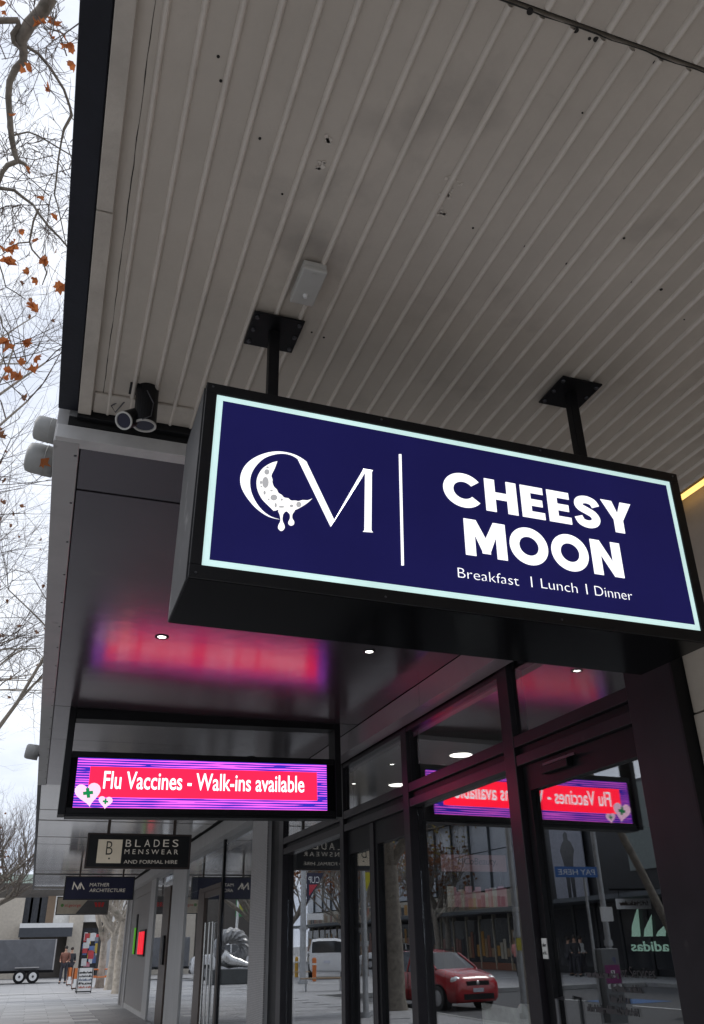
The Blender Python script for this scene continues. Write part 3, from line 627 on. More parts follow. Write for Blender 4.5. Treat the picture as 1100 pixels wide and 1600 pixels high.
for s, (x0, y0), (x1, y1), hy in (('Breakfast', (163, 494), (396, 523), 455), ('Lunch', (482, 535), (620, 553), 497), ('Dinner', (688, 563), (830, 580), 525)):
    a = c2(x0, y0); c = c2(x1, y1); t_ = c2(x0, hy); x, z = sq(a[0], a[1]+.001); text(s, t_[1]-a[1], M_wht, hs, (x, YL_, z), EX, EU, fat=-.021, depth=.0012, width=c[0]-a[0])
for a, b_ in (((439, 490), (446, 530)), ((649, 518), (655, 557))):
    p, q_ = c2(*a), c2(*b_); slab2(p[0], p[0]+.0036, q_[1], p[1], YL_, YL_-.0012, 'dash', M_wht, hs)
# posts and ceiling plates
for (px, py), dx, dy in (((432, 508), .10, .093), ((893, 611), .10, .095)):
    p = onZ(px, py, ZU-.014); p.y = (YF+YR)/2+.01
    pl = MB().prism([(p.x+sx*dx*(1 if abs(sy) == 1 else .93), p.y+sy*dy*(1 if abs(sx) == .93 else 1), ZU-.014) for sx, sy in ((-1,-.9),(-.93,-1),(.93,-1),(1,-.9),(1,.9),(.93,1),(-.93,1),(-1,.9))], (0, 0, -.008)).build('ceiling_plate', M_black, hs, bevel=.002)
    for sx in (-.78, .78):
        for sy in (-.75, 0, .75): MB().cyl((p.x+sx*dx, p.y+sy*dy, ZU-.022), (p.x+sx*dx, p.y+sy*dy, ZU-.029), .009, .007, n=10).build('bolt', M_screw, pl)
    bx('post', M_black, hs, p.x-.019, p.x+.019, p.y-.019, p.y+.019, sq(p.x-cx, hh)[1]-.004, ZU-.0225, bevel=.003)

for uu in (-hw+.02, -hw*.34, hw*.34, hw-.02):
    for vv in (hh-.014, -hh+.014):
        x, z = sq(uu, vv); MB().cyl((x, YF+.001, z), (x, YF-.0025, z), .0045, .003, n=8).build('frame_screw', M_screw, hs)
# ================================================================== LED video sign
YV = 3.0/.3895
vd = thing('video_sign', 'bright pink LED screen reading Flu Vaccines hung in a black frame', 'LED sign', (1.3, YV, 2.6))
def vp_(px, py): p = onY(px, py, YV); return Vector((p.x, p.z))
PH2 = R(.95); VX = Vector((math.cos(PH2), 0, math.sin(PH2))); VU = Vector((-math.sin(PH2), 0, math.cos(PH2)))
vc = sum((vp_(*p) for p in ((123.6,1183.4),(509.9,1194.3),(113.2,1261.5),(510.7,1266.8))), Vector((0, 0)))/4
def vuv(px, py): d = vp_(px, py)-vc; d = Vector((d.x, 0, d.y)); return (d.dot(VX), d.dot(VU))
def vq(u, v): return (vc.x+VX.x*u+VU.x*v, vc.y+VX.z*u+VU.z*v)
def vslab(u0, u1, v0, v1, ya, yb, name, m, parent=vd, bevel=0):
    return MB().prism([(vq(u, v)[0], ya, vq(u, v)[1]) for u, v in ((u0, v0), (u1, v0), (u1, v1), (u0, v1))], (0, yb-ya, 0)).build(name, m, parent, bevel=bevel)
sw = 1.128; sh = .206
u0, v0 = vuv(89, 1272); u1, v1 = vuv(530, 1120); u1 = max(u1, vuv(536, 1277)[0]-.03); u0 = (u0+vuv(110, 1110)[0])/2
vtop = vuv(320, 1182)[1]-.0
M_led = bpy.data.materials.new('led_picture'); M_led.use_nodes = True; t = M_led.node_tree; t.nodes.clear()
N = t.nodes.new; o_ = N('ShaderNodeOutputMaterial'); e_ = N('ShaderNodeEmission'); c_ = N('ShaderNodeTexCoord'); sep = N('ShaderNodeSeparateXYZ')
t.links.new(c_.outputs['Object'], sep.inputs[0])
def math_(op, a, b=None, c=None):
    m = N('ShaderNodeMath'); m.operation = op
    for i, v in enumerate((a, b, c)):
        if v is None: continue
        if isinstance(v, (int, float)): m.inputs[i].default_value = v
        else: t.links.new(v, m.inputs[i])
    return m.outputs[0]
mpp = N('ShaderNodeMapping'); mpp.inputs['Scale'].default_value = (1.6, 1, 34); t.links.new(c_.outputs['Object'], mpp.inputs[0])
nn = N('ShaderNodeTexNoise'); nn.inputs['Scale'].default_value = 1.6; nn.inputs['Detail'].default_value = 2; t.links.new(mpp.outputs[0], nn.inputs['Vector'])
wav = math_('SINE', math_('MULTIPLY', sep.outputs['Z'], 2*math.pi/.021))
absu = math_('ABSOLUTE', math_('ADD', sep.outputs['X'], -.12))
bias = math_('SUBTRACT', .35, math_('MULTIPLY', absu, .55))
st = math_('GREATER_THAN', math_('ADD', math_('ADD', wav, math_('MULTIPLY', math_('SUBTRACT', nn.outputs['Fac'], .5), 5.0)), bias), .15)
mA = N('ShaderNodeMixRGB'); t.links.new(st, mA.inputs[0]); mA.inputs[1].default_value = srgb(46, 36, 150)+(1,); mA.inputs[2].default_value = srgb(206, 84, 200)+(1,)
scan = math_('ADD', .86, math_('MULTIPLY', math_('SINE', math_('MULTIPLY', sep.outputs['Z'], 2*math.pi/.0105)), .14))
t.links.new(mA.outputs[0], e_.inputs[0]); t.links.new(math_('MULTIPLY', scan, 2.2*EM), e_.inputs[1]); t.links.new(e_.outputs[0], o_.inputs[0])
cab = vslab(u0+.06, u1-.06, -sh-.05, sh+.055, YV+.012, YV+.17, 'cabinet', M_case)
vslab(u0+.061, u1-.061, -sh-.047, -sh-.002, YV+.002, YV+.0115, 'bezel', M_black); vslab(u0+.061, u1-.061, sh+.002, sh+.052, YV+.002, YV+.0115, 'bezel', M_black)
scr = MB().prism([(-sw, 0, -sh), (sw, 0, -sh), (sw, 0, sh), (-sw, 0, sh)], (0, .008, 0)); so = scr.build('screen', M_led, None, loc=(0, 0, 0))
so.parent = vd; so.location = Vector((vc.x, YV, vc.y))-ORG[vd.name]; so.rotation_euler = (0, -PH2, 0)
vslab(u0, u0+.058, -sh-.06, v1+.03, YV-.02, YV+.18, 'side_post', M_black, bevel=.004); vslab(u1-.058, u1, -sh-.06, v1+.03, YV-.02, YV+.18, 'side_post', M_black, bevel=.004)
vslab(u0+.0585, u1-.0585, v1-.13, v1-.045, YV-.015, YV+.17, 'top_rail', M_black, bevel=.004)
vslab(u0+.0585, u1-.0585, -sh-.075, -sh-.052, YV-.01, YV+.17, 'bottom_rail', M_black)
for k in range(4):
    uu = u0+.22+(u1-u0-.44)*k/3; x, z = vq(uu, v1-.032); MB().cyl((x, YV+.05, z-.03), (x, YV+.05, z+.02), .016, n=8).build('bolt', M_screw, vd); MB().cyl((x, YV+.05, z-.004), (x, YV+.05, z+.004), .03, n=8).build('washer', M_screw, vd)
for uu in (u0+.03, u1-.03):
    x, z = vq(uu, v1+.028); bx('hanger', M_black, vd, x-.03, x+.03, YV+.02, YV+.12, z-.003, ZS-.001)
M_lred = glow('led_red', (255, 24, 55), 2.6); M_lwht = glow('led_white', (255, 250, 255), 1.5)
V80 = (80, 1080, 480/1100)
def v8(x, y): return vuv(V80[0]+x*V80[2], V80[1]+y*V80[2])
ra_, rb2 = v8(140, 272), v8(952, 392)
vslab(v8(138, 300)[0], v8(951, 300)[0], v8(540, 385)[1], v8(540, 280)[1], YV-.0015, YV-.0003, 'red_banner', M_lred)
a = v8(185, 347); c = v8(906, 362); x, z = vq(a[0], (a[1]+c[1])/2); hgt = v8(320, 292)[1]-v8(320, 355)[1]
text('Flu Vaccines - Walk-ins available', hgt*.98, M_lwht, vd, (x, YV-.0017, z), VX, VU, fat=.011, depth=.0012, width=c[0]-a[0])
M_heart = glow('heart_pink', (250, 200, 224), 1.1); M_cross = glow('cross_green', (20, 130, 75), 1.0)
def heart(cx_, cy_, s, rot):
    P = []
    for k in range(32):
        t_ = 2*math.pi*k/32; P.append((16*math.sin(t_)**3/17, -(13*math.cos(t_)-5*math.cos(2*t_)-2*math.cos(3*t_)-math.cos(4*t_))/17))
    cs, sn = math.cos(rot), math.sin(rot)
    def tr(p): q = v8(cx_+s*(p[0]*cs-p[1]*sn), cy_+s*(p[0]*sn+p[1]*cs)); return vq(*q)
    h = MB().prism([(tr(p)[0], YV-.0032, tr(p)[1]) for p in P], (0, -.001, 0)).build('heart', M_heart, vd)
    b = MB()
    for pg in ([(-.12,-.38),(.12,-.38),(.12,.32),(-.12,.32)], [(-.36,-.15),(.36,-.15),(.36,.09),(-.36,.09)]): b.prism([(tr(p)[0], YV-.0046-.0004*(pg[0][0] < -.2), tr(p)[1]) for p in pg], (0, -.0004, 0))
    b.build('cross', M_cross, h)
heart(132, 366, 50, -.12); heart(194, 396, 27, .1)

# ================================================================== smaller hanging signs along the canopy
def blade(name, lab, Y, px0, px1, m, rim, poles, dep=.10):
    a = onY(*px0, Y); c = onY(*px1, Y); t_ = thing(name, lab, 'sign', ((a.x+c.x)/2, Y, c.z), group='signs hung in a row under the canopy')
    bx('board', m, t_, a.x+.025, c.x-.025, Y+.006, Y+dep, c.z+.025, a.z-.025)
    b = MB(); b.box(a.x, c.x, Y, Y+dep+.006, a.z-.024, a.z); b.box(a.x, c.x, Y, Y+dep+.006, c.z, c.z+.024); b.box(a.x, a.x+.024, Y, Y+dep+.006, c.z+.0245, a.z-.0245); b.box(c.x-.024, c.x, Y, Y+dep+.006, c.z+.0245, a.z-.0245)
    b.build('rim', rim, t_)
    for px in poles: p = onY(px, px0[1], Y); bx('pole', M_brown, t_, p.x-.022, p.x+.022, Y+.03, Y+.074, a.z+.0005, ZS+.002)
    return t_, a, c
YB = 14.22*XM/3.05; YMa = 23.75*XM/3.05; YSg = 32.07*XM/3.05
M_bsign = mat('black_sign_face', (.010, .010, .011), .35, var=.2); M_rimb = mat('sign_rim_brown', (.05, .035, .03), .4)
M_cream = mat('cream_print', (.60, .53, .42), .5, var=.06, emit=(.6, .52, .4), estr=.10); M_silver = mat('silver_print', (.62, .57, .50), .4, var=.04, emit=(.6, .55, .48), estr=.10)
t_, a, c = blade('menswear_sign', 'black hanging sign reading BLADES MENSWEAR with a cream B panel', YB, (138, 1301), (296, 1358), M_bsign, M_rimb, (170, 273))
def by(x, y, Y=YB): p = onY(80+x*480/1100, 1080+y*480/1100, Y); return p
p, q_ = by(170, 530), by(248, 616); bx('panel', M_cream, t_, p.x, q_.x, YB+.001, YB+.0055, q_.z, p.z)
p0 = by(192, 586); p1 = by(226, 533); text('B', p1.z-p0.z-.01, M_bsign, t_, (p0.x+.01, YB+.0008, p0.z), (1,0,0), (0,0,1), depth=.001, fat=-.01, width=p1.x-p0.x-.02, name='letter')
p = by(207, 599); MB().cyl((p.x, YB+.0002, p.z), (p.x, YB+.0009, p.z), .013, n=12).build('dot', M_bsign, t_)
for k, ch in enumerate('BLADES'):
    x0 = 266+k*33.6; p = by(x0, 557); q_ = by(x0+23, 529); text(ch, (q_.z-p.z)*.93, M_silver, t_, (p.x, YB+.0055, p.z), (1,0,0), (0,0,1), depth=.002, fat=-.004, width=q_.x-p.x, name='letter')
for s, x0, x1, y0, y1 in (('M E N S W E A R', 262, 455, 568, 584), ('AND FORMAL HIRE', 259, 452, 606, 618)):
    p = by(x0, y1); q_ = by(x1, y0); text(s, (q_.z-p.z)*.93, M_silver, t_, (p.x, YB+.0055, (p.z+by(x1, y1).z)/2), (1,0,.005), (0,0,1), depth=.002, fat=-.004, width=q_.x-p.x)
M_nav = mat('navy_sign_face', (.012, .014, .05), .4, var=.1)
t_, a, c = blade('architecture_sign', 'navy hanging sign reading MATHER ARCHITECTURE below the menswear sign', YMa, (103, 1369), (208, 1406), M_nav, M_bsign, (125, 193))
def my(x, y): return onY(80+x*480/1100, 1080+y*480/1100, YMa)
for s, x0, x1, y0, y1 in (('MATHER', 137, 209, 686, 699), ('ARCHITECTURE', 136, 266, 706, 719)):
    p = my(x0, y1); q_ = my(x1, y0); text(s, (q_.z-p.z)*.95, M_silver, t_, (p.x, YMa+.0055, p.z), (1,0,0), (0,0,1), depth=.002, width=q_.x-p.x, shear=.12)
P = [my(*v) for v in ((76,710),(82,686),(95,708),(104,688),(118,710))]; b = MB()
for pg in ribbon([(v.x, v.z) for v in P[:4]], .028)+ribbon([(P[2].x+.05, P[2].z), (P[3].x+.02, P[3].z), (P[4].x, P[4].z)], .028): b.prism([(v[0], YMa+.0055, v[1]) for v in pg], (0, -.002, 0))
b.build('monogram', M_silver, t_)
t_, a, c = blade('bank_sign', 'beige and grey bank hanging sign with a small red emblem, farthest in the row', YSg, (90, 1401), (168, 1429), mat('bank_beige', (.46, .41, .32), .5), M_bsign, (105, 155))
g_ = mat('bank_grey', (.09, .09, .09), .5); w_ = c.x-a.x; h_ = a.z-c.z
MB().prism([(a.x+w_*.38, YSg+.0055, c.z+.03), (c.x-.03, YSg+.0055, c.z+.03), (c.x-.03, YSg+.0055, a.z-.03), (a.x+w_*.62, YSg+.0055, a.z-.03)], (0, -.002, 0)).build('grey_half', g_, t_)
M_bred = mat('bank_red', (.55, .03, .03), .5); text('st.george', .085, M_bred, t_, (a.x+w_*.16, YSg+.005, c.z+h_*.45), (1,0,0), (0,0,1), width=w_*.30)
MB().cyl((a.x+w_*.11, YSg+.0056, c.z+h_*.52), (a.x+w_*.11, YSg+.002, c.z+h_*.52), .05, n=10).build('emblem', mat('emblem_green', (.10, .25, .06), .5), t_)
b = MB(); ux = a.x+w_*.72
for k in range(3): b.prism([(ux+k*.12, YSg+.003, c.z+h_*.68), (ux+.085+k*.12, YSg+.003, c.z+h_*.68), (ux+.11+k*.09, YSg+.003, c.z+h_*.42), (ux+.045+k*.09, YSg+.003, c.z+h_*.42)], (0, -.002, 0))
b.build('red_letter', M_bred, t_)

# ================================================================== fittings on the awning ceiling
p = onZ(471, 405, ZU-.045); pts = [onZ(*q, ZU-.045) for q in ((478, 404), (515, 416), (488, 480), (456, 469))]
jx = thing('junction_box', 'grey plastic junction box screwed to the ribbed ceiling above the sign', 'junction box', (pts[0].x, pts[0].y, ZU-.05))
M_jb = mat('grey_plastic', (.50, .49, .46), .45, var=.06)
x0, x1 = (pts[0].x+pts[3].x)/2, (pts[1].x+pts[2].x)/2; y0, y1 = (pts[0].y+pts[1].y)/2+.035, (pts[2].y+pts[3].y)/2
bx('body', M_jb, jx, x0, x1, y0, y1, ZU-.030, ZU-.009, bevel=.004); bx('lid', M_jb, jx, x0-.002, x1+.002, y0-.002, y1+.002, ZU-.050, ZU-.0305, bevel=.005)
MB().cyl(((x0+x1)/2, y1-.05, ZU-.051), ((x0+x1)/2, y1-.05, ZU-.062), .0095, .006, n=14).build('button', M_white, jx)
MB().cyl(((x0+x1)/2, y0+.02, ZU-.051), ((x0+x1)/2, y0+.02, ZU-.0525), .009, n=14).build('screw_cap', M_jb, jx)
t_ = thing('spotlight', 'pair of black tube spotlights fixed to the awning ceiling beside the sign', 'spotlight', (.2, 2.85, ZU))
p = onZ(228, 598, ZU-.02); yy = p.y+.07; c0 = onY(232, 594, yy); c1 = onY(226, 664, yy)
def can(c0, c1, r_, nm):
    d_ = (c1-c0).normalized()
    o = MB().tube([c0, c1], [r_, r_], 26).build(nm, M_black, t_, smooth=False)
    b = MB(); n = 26; vs = []
    z_ = d_; a_ = z_.orthogonal().normalized(); b_ = z_.cross(a_)
    for rr_, off in ((r_*1.02, 0), (r_*1.02, .006), (r_*.86, .006), (r_*.80, -.002)):
        for k in range(n): an = 2*math.pi*k/n; vs.append(c1+d_*off+(a_*math.cos(an)+b_*math.sin(an))*rr_)
    b.add(vs, [(j*n+k, j*n+(k+1) % n, (j+1)*n+(k+1) % n, (j+1)*n+k) for j in range(3) for k in range(n)]).build('ring', M_jb, o)
    MB().tube([c1+d_*.0002, c1+d_*.002], [r_*.82, r_*.82], 20).build('lens', mat('dark_lens', (.03, .03, .05), .1), o)
can(c0, c1, .045, 'tube_large')
e1 = onY(194, 657, yy-.03); can(onY(222, 648, yy+.05), e1, .036, 'tube_small')
bx('mount', M_black, t_, c0.x-.07, c0.x+.03, yy-.03, yy+.05, c0.z-.05, ZU-.0005)
MB().tube([onY(230, 610, yy-.05), onY(240, 630, yy-.055), onY(236, 650, yy-.055), onY(222, 655, yy-.05)], .0022, 6).build('cable', M_screw, t_)
MB().tube([(c0.x-.1, 2.98, ZU-.004), (c0.x-.13, 3.0, ZU-.02), (c0.x-.11, 3.02, ZU-.035), (c0.x-.05, yy+.05, c0.z-.03)], .003, 6).build('cable', M_screw, t_)
# ================================================================== trees
def leaf_into(b, c, s, rnd, droop=True):
    n = Vector((rnd.uniform(-1, 1), rnd.uniform(-1, 1), rnd.uniform(-.6, .6))).normalized(); a = n.orthogonal().normalized(); e = n.cross(a)
    th = rnd.uniform(0, 6.28); a, e = a*math.cos(th)+e*math.sin(th), e*math.cos(th)-a*math.sin(th)
    jit = lambda v: v*rnd.uniform(.72, 1.15)
    out_ = ((0,-.55),(.30,-.62),(.50,-.34),(.82,-.15),(.62,.14),(.70,.55),(.36,.50),(0,1),(-.36,.50),(-.70,.55),(-.62,.14),(-.82,-.15),(-.50,-.34),(-.30,-.62))
    fold = rnd.uniform(.2, 1.1); curl = rnd.uniform(-.5, .9); out_ = tuple((jit(x), jit(y)) for x, y in out_); sq_ = rnd.uniform(.55, 1)
    b.add([c-a*.05*s+e*1.0*s*-.55-e*.9*s, c+a*.03*s-e*.5*s, c-a*.03*s-e*.5*s], [(0, 1, 2)])
    b.add([c]+[c+a*x*s*sq_+e*y*s+n*(abs(x)*fold+curl*y*y+rnd.uniform(-.12, .12))*s for x, y in out_], [(0, i+1, (i+1) % 14+1) for i in range(14)])
TW = MB()
def grow(bt, bb, p, d, r_, ln, lev, rnd, tips, up_=.15, maxlev=5, split=(2, 4), spread=.75, shrink=.70, keep=None):
    n = 4 if lev < 2 else 3; pts = [p.copy()]; rad = [r_]; q = p.copy(); dd = d.copy()
    for i in range(n):
        dd = (dd+Vector((rnd.uniform(-1, 1), rnd.uniform(-1, 1), rnd.uniform(-1, 1)))*.20+Vector((0, 0, up_*.5))).normalized()
        q = q+dd*ln/n
        if keep: q = keep(q)
        pts.append(q.copy()); rad.append(r_*(1-.42*(i+1)/n))
    (bt if lev == 0 else (bb if lev < 4 else TW)).tube(pts, rad, 8 if lev < 2 else (5 if lev < 4 else 3), cap=False)
    if lev >= maxlev: tips.append(q.copy()); return
    for i in range(1, n+1):
        k = rnd.randint(*split) if i == n else (1 if rnd.random() < (.75 if lev else .35) else 0)
        for _ in range(k):
            sv = Vector((rnd.uniform(-1, 1), rnd.uniform(-1, 1), rnd.uniform(-.5, .9))).normalized()
            nd = (dd*(1-spread*.5)+sv*spread*.8+Vector((0, 0, up_))).normalized()
            grow(bt, bb, pts[i], nd, rad[i]*rnd.uniform(.55, .8), ln*shrink*rnd.uniform(.75, 1.15), lev+1, rnd, tips, up_, maxlev, split, spread, shrink, keep)
def tree(lab, loc, h, seed, r0, ln, m, leaves=0, lm=None, lsize=.06, lean=(0, 0, 1), keep=None, **kw):
    rnd = random.Random(seed); t_ = thing('plane_tree', lab, 'tree', loc, group='plane trees along the street')
    bt, bb, tips = MB(), MB(), []; TW.v, TW.f = [], []
    p = Vector(loc); top = p+Vector(lean).normalized()*h; mid = (p+top)/2+Vector((rnd.uniform(-.1, .1), rnd.uniform(-.1, .1), 0))
    bt.tube([p-Vector((0, 0, .05)), p+(mid-p)*.15, mid, top], [r0*1.35, r0*1.08, r0*.92, r0*.78], 10, cap=False)
    for k in range(kw.pop('limbs', 4)):
        a = rnd.uniform(0, 6.28); d = Vector((math.cos(a)*.8, math.sin(a)*.8, rnd.uniform(.55, 1.1))).normalized()
        grow(bt, bb, top-Vector((0, 0, rnd.uniform(0, .25))), d, r0*rnd.uniform(.42, .6), ln, 1, rnd, tips, keep=keep, **kw)
    bt.build('trunk', m, t_, smooth=True); bb.build('crown', kw.get('cm', m), t_, smooth=True)
    if TW.v: TW.build('twigs', M_twig, t_)
    if leaves:
        lb = MB()
        for k in range(leaves): leaf_into(lb, rnd.choice(tips)+Vector((rnd.gauss(0, .06), rnd.gauss(0, .06), -.05)), lsize*rnd.uniform(.7, 1.2), rnd)
        tag(lb.build('leaves', lm or M_leafb, t_), kind='stuff')
    return t_
# --- near tree: branches traced in the sky, trunk off to the left
nt_ = thing('plane_tree', 'nearest bare plane tree with orange leaves hanging over the awning edge', 'tree', (-4.9, 3.6, 0), group='plane trees along the street')
A4 = lambda x, y, D=9.5: onD(x*.2, y*.2, D); A5 = lambda x, y, D=9.3: onD(x*.2, 320+y*.2, D)
P0 = A4(400, -30)
MB().tube([(-4.9, 3.6, -.05), (-4.85, 3.6, 1.2), (-4.7, 3.7, 3.5), (-4.3, 3.9, 6.2)], [.34, .27, .24, .20], 12, cap=False).build('trunk', M_bark, nt_, smooth=True)
br = MB()
br.tube([(-4.3, 3.9, 6.2), (-3.4, 4.2, 9.0), (-1.7, 4.1, 11.0), P0+Vector((-.25, -.35, .55)), P0], [.19, .15, .115, .085, .066], 9, cap=False)
br.tube([P0, A4(330,90), A4(230,190), A4(165,310), A4(172,350)], [.066, .064, .060, .056, .048], 9, cap=False)
br.tube([A4(165,330), A4(185,400), A4(180,480), A4(120,540), A4(75,640), A4(65,760), A4(75,900), A4(90,1080), A4(115,1200), A4(140,1262)], [.045, .043, .040, .036, .033, .031, .030, .029, .028, .026], 8, cap=False)
br.tube([A4(150,1255), A4(60,1290), A4(20,1340), A4(-10,1420), A4(-70,1500)], [.026, .026, .025, .024, .02], 7, cap=False)
br.tube([A4(140,1258), A4(200,1285), A4(232,1360)], [.024, .018, .006], 6, cap=False)
br.tube([A4(-60,165), A4(10,160), A4(140,158), A4(150,200), A4(102,270), A4(110,330), A4(160,372)], [.03, .03, .03, .029, .031, .028, .024], 7, cap=False)
br.tube([A4(195,355), A4(300,420), A4(400,540), A4(500,700), A4(545,830), A4(560,900), A4(500,1010), A4(480,1100), A4(455,1250), A4(440,1400), A4(425,1520), A4(450,1600), A5(520,330)], [.017, .016, .015, .014, .014, .018, .016, .011, .010, .010, .009, .008, .005], 6, cap=False)
br.tube([A4(110,1055), A4(220,1030), A4(300,1060), A4(400,1120), A4(550,1210), A4(640,1260)], [.010, .009, .009, .008, .007, .005], 5, cap=False)
br.tube([A4(-40,1465), A4(0,1470), A4(110,1485), A4(190,1550), A4(260,1600), A5(290,50), A5(380,170), A5(470,260), A5(520,320), A5(600,420)], [.02, .02, .017, .015, .012, .012, .012, .010, .009, .006], 6, cap=False)
br.tube([A5(300,30), A5(260,130), A5(230,290), A5(250,350), A5(330,440), A5(365,530), A5(330,625)], [.011, .011, .010, .009, .009, .008, .005], 5, cap=False)
br.tube([A5(225,292), A5(140,300), A5(60,360), A5(0,400)], [.008, .008, .006, .004], 5, cap=False)
br.tube([A5(-20,420), A5(20,540), A5(45,640), A5(130,690), A5(200,740)], [.007, .007, .006, .006, .005], 5, cap=False)
br.tube([A5(-10,820), A5(20,950), A5(60,1000), A5(100,1120), A5(135,1220), A5(200,1285)], [.008, .008, .007, .007, .006, .004], 5, cap=False)
br.tube([A5(50,985), A5(110,985), A5(160,1010), A5(210,1060)], [.004, .004, .004, .003], 4, cap=False)
br.tube([A5(-20,1130), A5(20,1200), A5(60,1300), A5(110,1440), A5(180,1485)], [.006, .006, .005, .004, .003], 4, cap=False)
br.tube([A5(200,1285), A5(330,1305), A5(460,1305)], [.005, .004, .002], 4, cap=False)
rnd = random.Random(21); tw = MB()
def twig(p, d, ln, r_, lev):
    pts = [p]; q = p.copy()
    for i in range(4):
        d = (d+Vector((rnd.uniform(-1, 1), rnd.uniform(-1, 1), rnd.uniform(-1, 1)))*.45).normalized(); q = q+d*ln/4; pts.append(q.copy())
    tw.tube(pts, [r_, r_*.85, r_*.7, r_*.6, r_*.35], 4, cap=False)
    if lev: [twig(pts[k], (d+Vector((rnd.uniform(-1, 1), rnd.uniform(-1, 1), rnd.uniform(-1, 1)))*.9).normalized(), ln*rnd.uniform(.4, .65), r_*.7, lev-1) for k in (1, 2, 3, 3)]
rv = lambda: Vector((rnd.uniform(-1, 1), rnd.uniform(-.6, .6), rnd.uniform(-1, .8))).normalized()
for k in range(62):
    y_ = rnd.choice([rnd.uniform(-80, 1600), rnd.uniform(1000, 1900), rnd.uniform(-100, 500)]); x_ = rnd.uniform(-80, 640)
    if 520 < y_ < 1000 and 130 < x_ < 430: continue
    twig(onD(x_*.2, y_*.2, rnd.uniform(9.0, 12.5)), rv(), rnd.uniform(.35, 1.0), rnd.uniform(.004, .008), 2)
for x_, y_ in ((60,1850),(160,1900),(300,1750),(420,1780),(480,1980),(60,2080),(150,2750),(60,2650),(30,2250),(250,2080)): twig(onD(x_*.2, y_*.2, 9.6), rv(), .3, .004, 2)
br.build('crown', M_bark, nt_, smooth=True); tw.build('twigs', M_twig, nt_)
lb = MB()
for x, y in ((40,80),(270,170),(325,185),(415,160),(440,180),(490,275),(395,300),(520,340),(560,370),(245,530),(360,690),(388,685),(110,905),(310,1550),(210,1330),(180,535),(575,500),(20,10)): leaf_into(lb, A4(x, y, 9.3), .075*rnd.uniform(.8, 1.25), rnd)
for x, y in ((110,300),(40,340),(90,345),(120,350),(50,450),(60,470),(285,285),(345,450),(335,430),(290,590),(465,640),(490,640),(240,770),(265,815),(200,1050),(225,1080),(40,1095),(30,1070),(275,1190),(170,1230),(300,1265),(250,1300),(100,1330),(70,1290),(140,1340),(30,1340),(435,105),(175,200),(230,525)): leaf_into(lb, A5(x, y, 9.2), .075*rnd.uniform(.8, 1.3), rnd)
lb.build('leaves', M_leaf, nt_)
lb = MB(); leaf_into(lb, LEAFP, .05, random.Random(2)); lb.build('dead_leaf', M_leaf, DRUM)
# --- other trees
keepout = lambda q: Vector((min(q.x, -.25) if q.z > 3.2 else q.x, q.y, q.z))
tree('tall bare plane tree rising beside the middle of the canopy edge', (-4.3, 12.2, 0), 3.6, 4, .24, 3.9, M_barkp, 420, M_leafb, .085, limbs=8, maxlev=6, spread=.95, up_=.09, shrink=.70, keep=keepout)
tree('bare brown twigged plane tree behind the tallest one, lower along the canopy edge', (-3.45, 16.3, 0), 4.0, 77, .2, 2.8, M_barkp, 200, M_leafb, .085, limbs=4, maxlev=6, spread=.9, up_=.06, shrink=.70, keep=keepout)
tree('bare plane tree between the canopy end and the parked trailer', (-2.6, 36, 0), 2.2, 15, .20, 2.3, M_bark, 30, M_leafb, .07, limbs=5, maxlev=5, spread=.8, up_=.12)
for i, (px, py, sd_, lab) in enumerate(((155, 1543, 5, 'pale pollarded plane tree nearest the sandwich boards'), (170, 1546, 6, 'pale plane tree standing in the middle of the three by the wall corner'), (184, 1552, 8, 'pale plane tree closest to the grey wall corner'))):
    p = onZ(px, py, 0); tree(lab, (p.x, p.y, 0), 2.0+.3*i, sd_, .19+.03*(i == 2), 1.9, M_barkp, limbs=5, maxlev=4, spread=.65, up_=.3)
p = rG(607, 1578); tree('plane tree with yellow leaves seen mirrored in the shop doors', (p.x-.2, p.y, 0), 3.6, 9, .27, 2.3, M_bark, 420, M_leafy, .10, limbs=5, maxlev=4, spread=.8, keep=lambda q: Vector((q.x if q.x < -2.2 else -4.4-q.x, q.y, q.z)))
tree('leafy street tree across the road, seen mirrored in the main window', (-19.2, 56, 0), 3.2, 31, .2, 2.8, M_bark, 500, M_leafy, .11, limbs=5, maxlev=4)
for i, (x, y) in enumerate(((-9, 55), (-15, 62), (-6.5, 66), (-12, 50), (-21, 58))): tree(('first', 'second', 'third', 'fourth', 'fifth')[i]+' brown leaved plane tree of the plaza behind the sculpture', (x, y, 0), 2.8, 40+i, .2, 2.6, M_bark, 500, M_leafb, .16, limbs=5, maxlev=4)
p = rG(1120, 1600); tree('leaning grey tree at the kerb, mirrored in the right door', (p.x, p.y, 0), 6.2, 51, .10, 2.3, M_bark, 40, M_leafb, .09, lean=(.18, .34, 1), limbs=3, maxlev=4)

